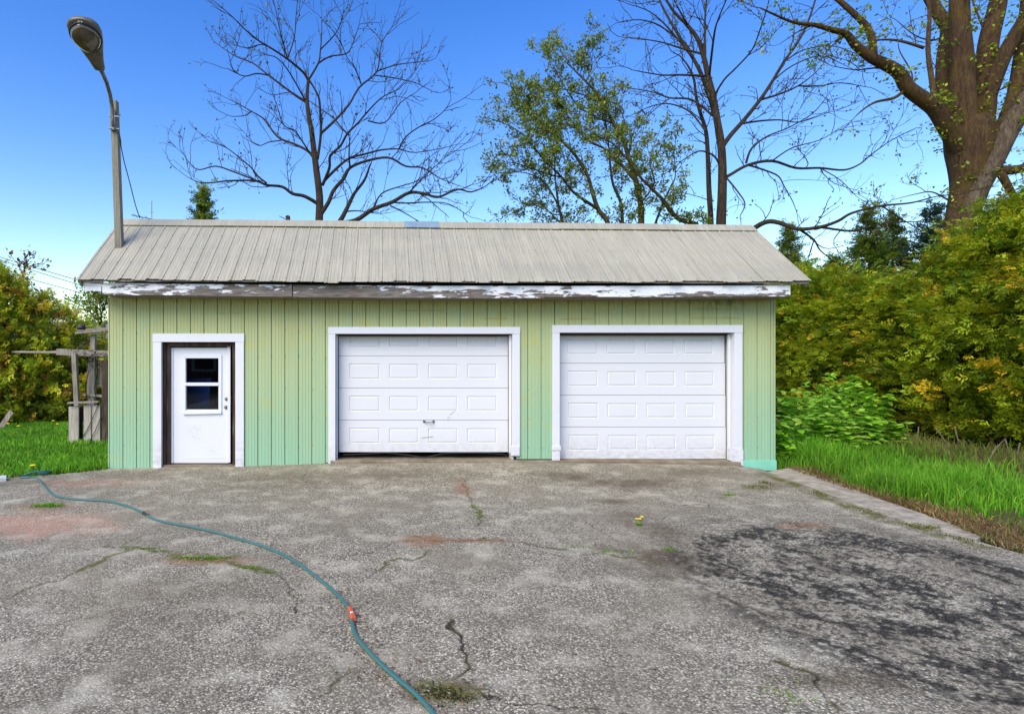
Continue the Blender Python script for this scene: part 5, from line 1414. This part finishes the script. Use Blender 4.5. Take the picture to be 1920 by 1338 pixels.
# ------------------------------------------------------------------ old arbor and crate left of the garage
k2 = lambda x, y: (x / 2.909, 460 + y / 2.909)
def PB(x, y, Y): return tuple(P(*k2(x, y), Y))
arb = empty('garden_arbor', PB(500, 1080, 12.8), 'grey weathered timber arbor with slats beside the left garage corner', 'arbor')
def stick(name, a, b, Y, w_, d_, parent, mat=None, Y2=None, foot=False):
    p, q = np.array(PB(*a, Y)), np.array(PB(*b, Y2 or Y))
    if foot: q[2] = float(hz(q[0], q[1])) - .02
    return MB().bar(tuple(p), tuple(q), w_, d_, (0, 1, 0)).build(name, mat or M['wood'], parent, .004)
stick('post', (405, 590), (432, 850), 12.9, .10, .09, arb, foot=True)
stick('post', (511, 485), (505, 640), 13.2, .10, .09, arb, foot=True)
stick('post', (576, 625), (576, 1050), 12.3, .12, .10, arb, M['jamb'], foot=True)
stick('beam', (60, 580), (330, 582), 15.9, .05, .09, arb, None, 13.2)
stick('beam', (310, 580), (600, 592), 13.0, .14, .05, arb)
stick('rafter', (415, 478), (600, 462), 13.1, .05, .11, arb)
stick('rafter', (430, 462), (600, 455), 13.6, .05, .10, arb)
stick('rail', (460, 812), (565, 822), 13.2, .05, .12, arb)
stick('post', (487, 640), (484, 850), 13.25, .07, .07, arb, foot=True)
for q in range(6): stick('slat', (505 + q * 10, 622), (500 + q * 10, 760), 13.3, .028, .02, arb)
stick('rail', (490, 760), (562, 765), 13.28, .04, .04, arb); stick('rail', (490, 625), (562, 628), 13.28, .04, .04, arb)
# dry vine on the beam
vm = MB(); rv = random.Random(4)
for q in range(26):
    p = Vector(PB(rv.uniform(380, 590), rv.uniform(575, 612), 13.0 + rv.uniform(-.12, .12))); pts = [p]; d = Vector((rv.gauss(0, 1), rv.gauss(0, .5), rv.gauss(-.2, .4))).normalized()
    for _ in range(5): d = (d + Vector((rv.gauss(0, .4), rv.gauss(0, .4), rv.gauss(0, .35)))).normalized(); p = p + d * .09; pts.append(p)
    vm.tube(pts, .006, 4)
for x0 in (470, 520): vm.tube([PB(x0, 600, 13.05), PB(x0 + 12, 690, 13.05), PB(x0 - 6, 780, 13.1), PB(x0 + 10, 860, 13.1), PB(x0 + 5, 1000, 13.1)], .009, 5)
vm.build('vine', M['bark1'], arb)
tag(MB().lathe(PB(444, 447, 13.3), [(.001, -.055), (.085, -.05), (.10, .0), (.075, .06), (.07, .06), (.001, .03)], 12).build('plant_pot', M['rubber'], None, 0, True), 'small black plastic pot on top of the arbor rafter', 'pot')
crate = empty('wooden_crate', PB(460, 1085, 12.3), 'weathered plank crate with pale wide boards standing on the lawn', 'crate')
Yc = 12.25
stick('plank', (404, 878), (404, 1088), Yc, .20, .025, crate, M['plank'], foot=True)
stick('plank', (443, 878), (443, 1080), Yc + .12, .06, .03, crate, M['jamb'], foot=True)  # dark board set back in the open gap, the gap's shade put in as colour
stick('plank', (478, 872), (478, 1082), Yc, .15, .025, crate, M['plank'], foot=True)
stick('plank', (526, 870), (526, 1078), Yc + .005, .16, .025, crate, M['plank'], foot=True)
stick('top_rail', (376, 858), (542, 852), Yc - .03, .035, .125, crate)
for xx in (380, 545):
    p = PB(xx, 880, Yc + .04); MB().box(p[0] - .012, p[0] + .012, Yc + .02, Yc + .50, float(hz(p[0], Yc)) - .02, p[2]).build('plank', M['wood'], crate)
MB().tube([PB(535, 868, Yc - .03), PB(498, 960, Yc - .04), PB(455, 1040, Yc - .03)], .008, 5).build('wire', M['rubber'], crate)
MB().tube([PB(552, 930, Yc - .03), PB(520, 1010, Yc - .04), PB(485, 1075, Yc - .03)], .008, 5).build('wire', M['rubber'], crate)
lb_ = stick('leaning_board', (64, 905), (-6, 985), 14.8, .13, .03, None, foot=True)
tag(lb_, 'loose brown board leaning at the foot of the left hedge', 'board')
# dandelion heads in the left lawn are specks: part of the lawn
r = np.random.default_rng(12)
for i, (px, py) in enumerate(((108, 808), (100, 800), (22, 800), (15, 806), (62, 886), (35, 812))):
    c = G(px, py, .12); cz = float(hz(c[0], c[1])) + .02
    d_ = empty('dandelion', (c[0], c[1], cz), 'yellow dandelion head in the left lawn', 'flower', 'dandelions in the lawn')
    MB().lathe((c[0], c[1], cz + .13), [(.002, -.008), (.035, 0), (.045, .012), (.025, .022), (.002, .024)], 9).build('flower_head', M['yellow'], d_)
    MB().tube([(c[0], c[1], cz - .04), (c[0], c[1], cz + .13)], .005, 5).build('stem', M['hose'], d_)

# ------------------------------------------------------------------ background: bungalow, wires, antenna
hb = empty('bungalow', (-17, 27, 0), 'white bungalow with a grey roof glimpsed behind the left cedars', 'house')
MB().box(-24, -12.6, 27, 34, -.05, 2.75).build('wall', M['housewall'], hb)
rf = MB().add([(-24.5, 26.5, 2.7), (-12.1, 26.5, 2.7), (-12.6, 30.5, 3.75), (-24, 30.5, 3.75), (-24.5, 34.5, 2.7), (-12.1, 34.5, 2.7)], [(0, 1, 2, 3), (3, 2, 5, 4), (0, 3, 4), (1, 5, 2)]).build('roof', M['shingle'], hb)
for a in (-22.5, -19.2, -15.6):
    wf = MB().box(a, a + 1.3, 26.95, 26.99, 1.0, 2.1).build('window', M['whitepl'], hb)
    MB().box(a + .07, a + 1.23, 26.93, 26.945, 1.07, 2.03).build('pane', M['dark'], wf)
def wire(a, b, Y, Y2, label):
    A, B = P(*a, Y), P(*b, Y2)
    pts = [tuple(A * (1 - t) + B * t - np.array((0, 0, .25 * 4 * t * (1 - t)))) for t in np.linspace(0, 1, 14)]
    tag(MB().tube(pts, .014, 5).build('power_line', M['rubber']), label, 'wire', 'power lines left of the garage')
wire((-160, 428), (420, 590), 24, 24, 'upper black power line crossing the sky left of the garage')
wire((-160, 430), (420, 604), 24.5, 25, 'middle black power line crossing the sky left of the garage')
wire((-160, 456), (420, 608), 25, 25.5, 'lowest black power line crossing the sky left of the garage')
an = empty('antenna', tuple(P(285, 412, 11.0)), 'thin metal aerial standing behind the left roof ridge', 'antenna')
ab = P(285, 420, 11.0); at_ = P(284.5, 377, 11.0)
MB().tube([(ab[0], ab[1], 3.2), tuple(at_)], .008, 6).build('mast', M['steel'], an)
MB().tube([tuple(P(246, 403, 10.6)), tuple(P(285, 411, 11.0))], .008, 5).build('boom', M['steel'], an)
for px, py in ((252, 404), (262, 406), (274, 408)):
    MB().tube([tuple(P(px - 2, py - 3, 10.6)), tuple(P(px + 6, py + 4, 10.9))], .005, 4).build('element', M['steel'], an)
MB().tube([tuple(P(281.5, 398, 11)), tuple(P(288, 397, 11))], .008, 5).build('element', M['steel'], an)

# ------------------------------------------------------------------ across the yard, seen only in the door window
M['brick'] = simple('red_brick', lin(128, 72, 56), lin(96, 52, 42), 18, .9)
bh = empty('brick_house', (-4, -16, 0), 'brick house across the yard reflected in the entry door window', 'house')
MB().box(-13, 3, -24, -16, -.05, 4.6).build('wall', M['brick'], bh)
MB().add([(-13.5, -15.6, 4.5), (3.5, -15.6, 4.5), (3.5, -20, 7.2), (-13.5, -20, 7.2), (3.5, -24.4, 4.5), (-13.5, -24.4, 4.5)], [(1, 0, 3, 2), (2, 3, 5, 4), (0, 5, 3), (1, 2, 4)]).build('roof', M['shingle'], bh)
for a in (-11.5, -8, -4.5, -1):
    wf = MB().box(a, a + 1.4, -15.99, -15.93, 1.1, 2.9).build('window', M['whitepl'], bh)
    MB().box(a + .1, a + 1.3, -15.925, -15.915, 1.2, 2.8).build('pane', M['dark'], wf)
for i, (x_, y_) in enumerate(((6, -15), (9.5, -16), (13, -15))):
    put('cedar_tree', (x_, y_, -.02), 'dark cedar beside the brick house across the yard', 'cedar', 'cedars across the yard', [('foliage', (hedA, hedB)[i % 2], M['cedar']), ('trunk', htk, M['bark2'])], (1.2, 1.2, 1.4), i * 1.1)
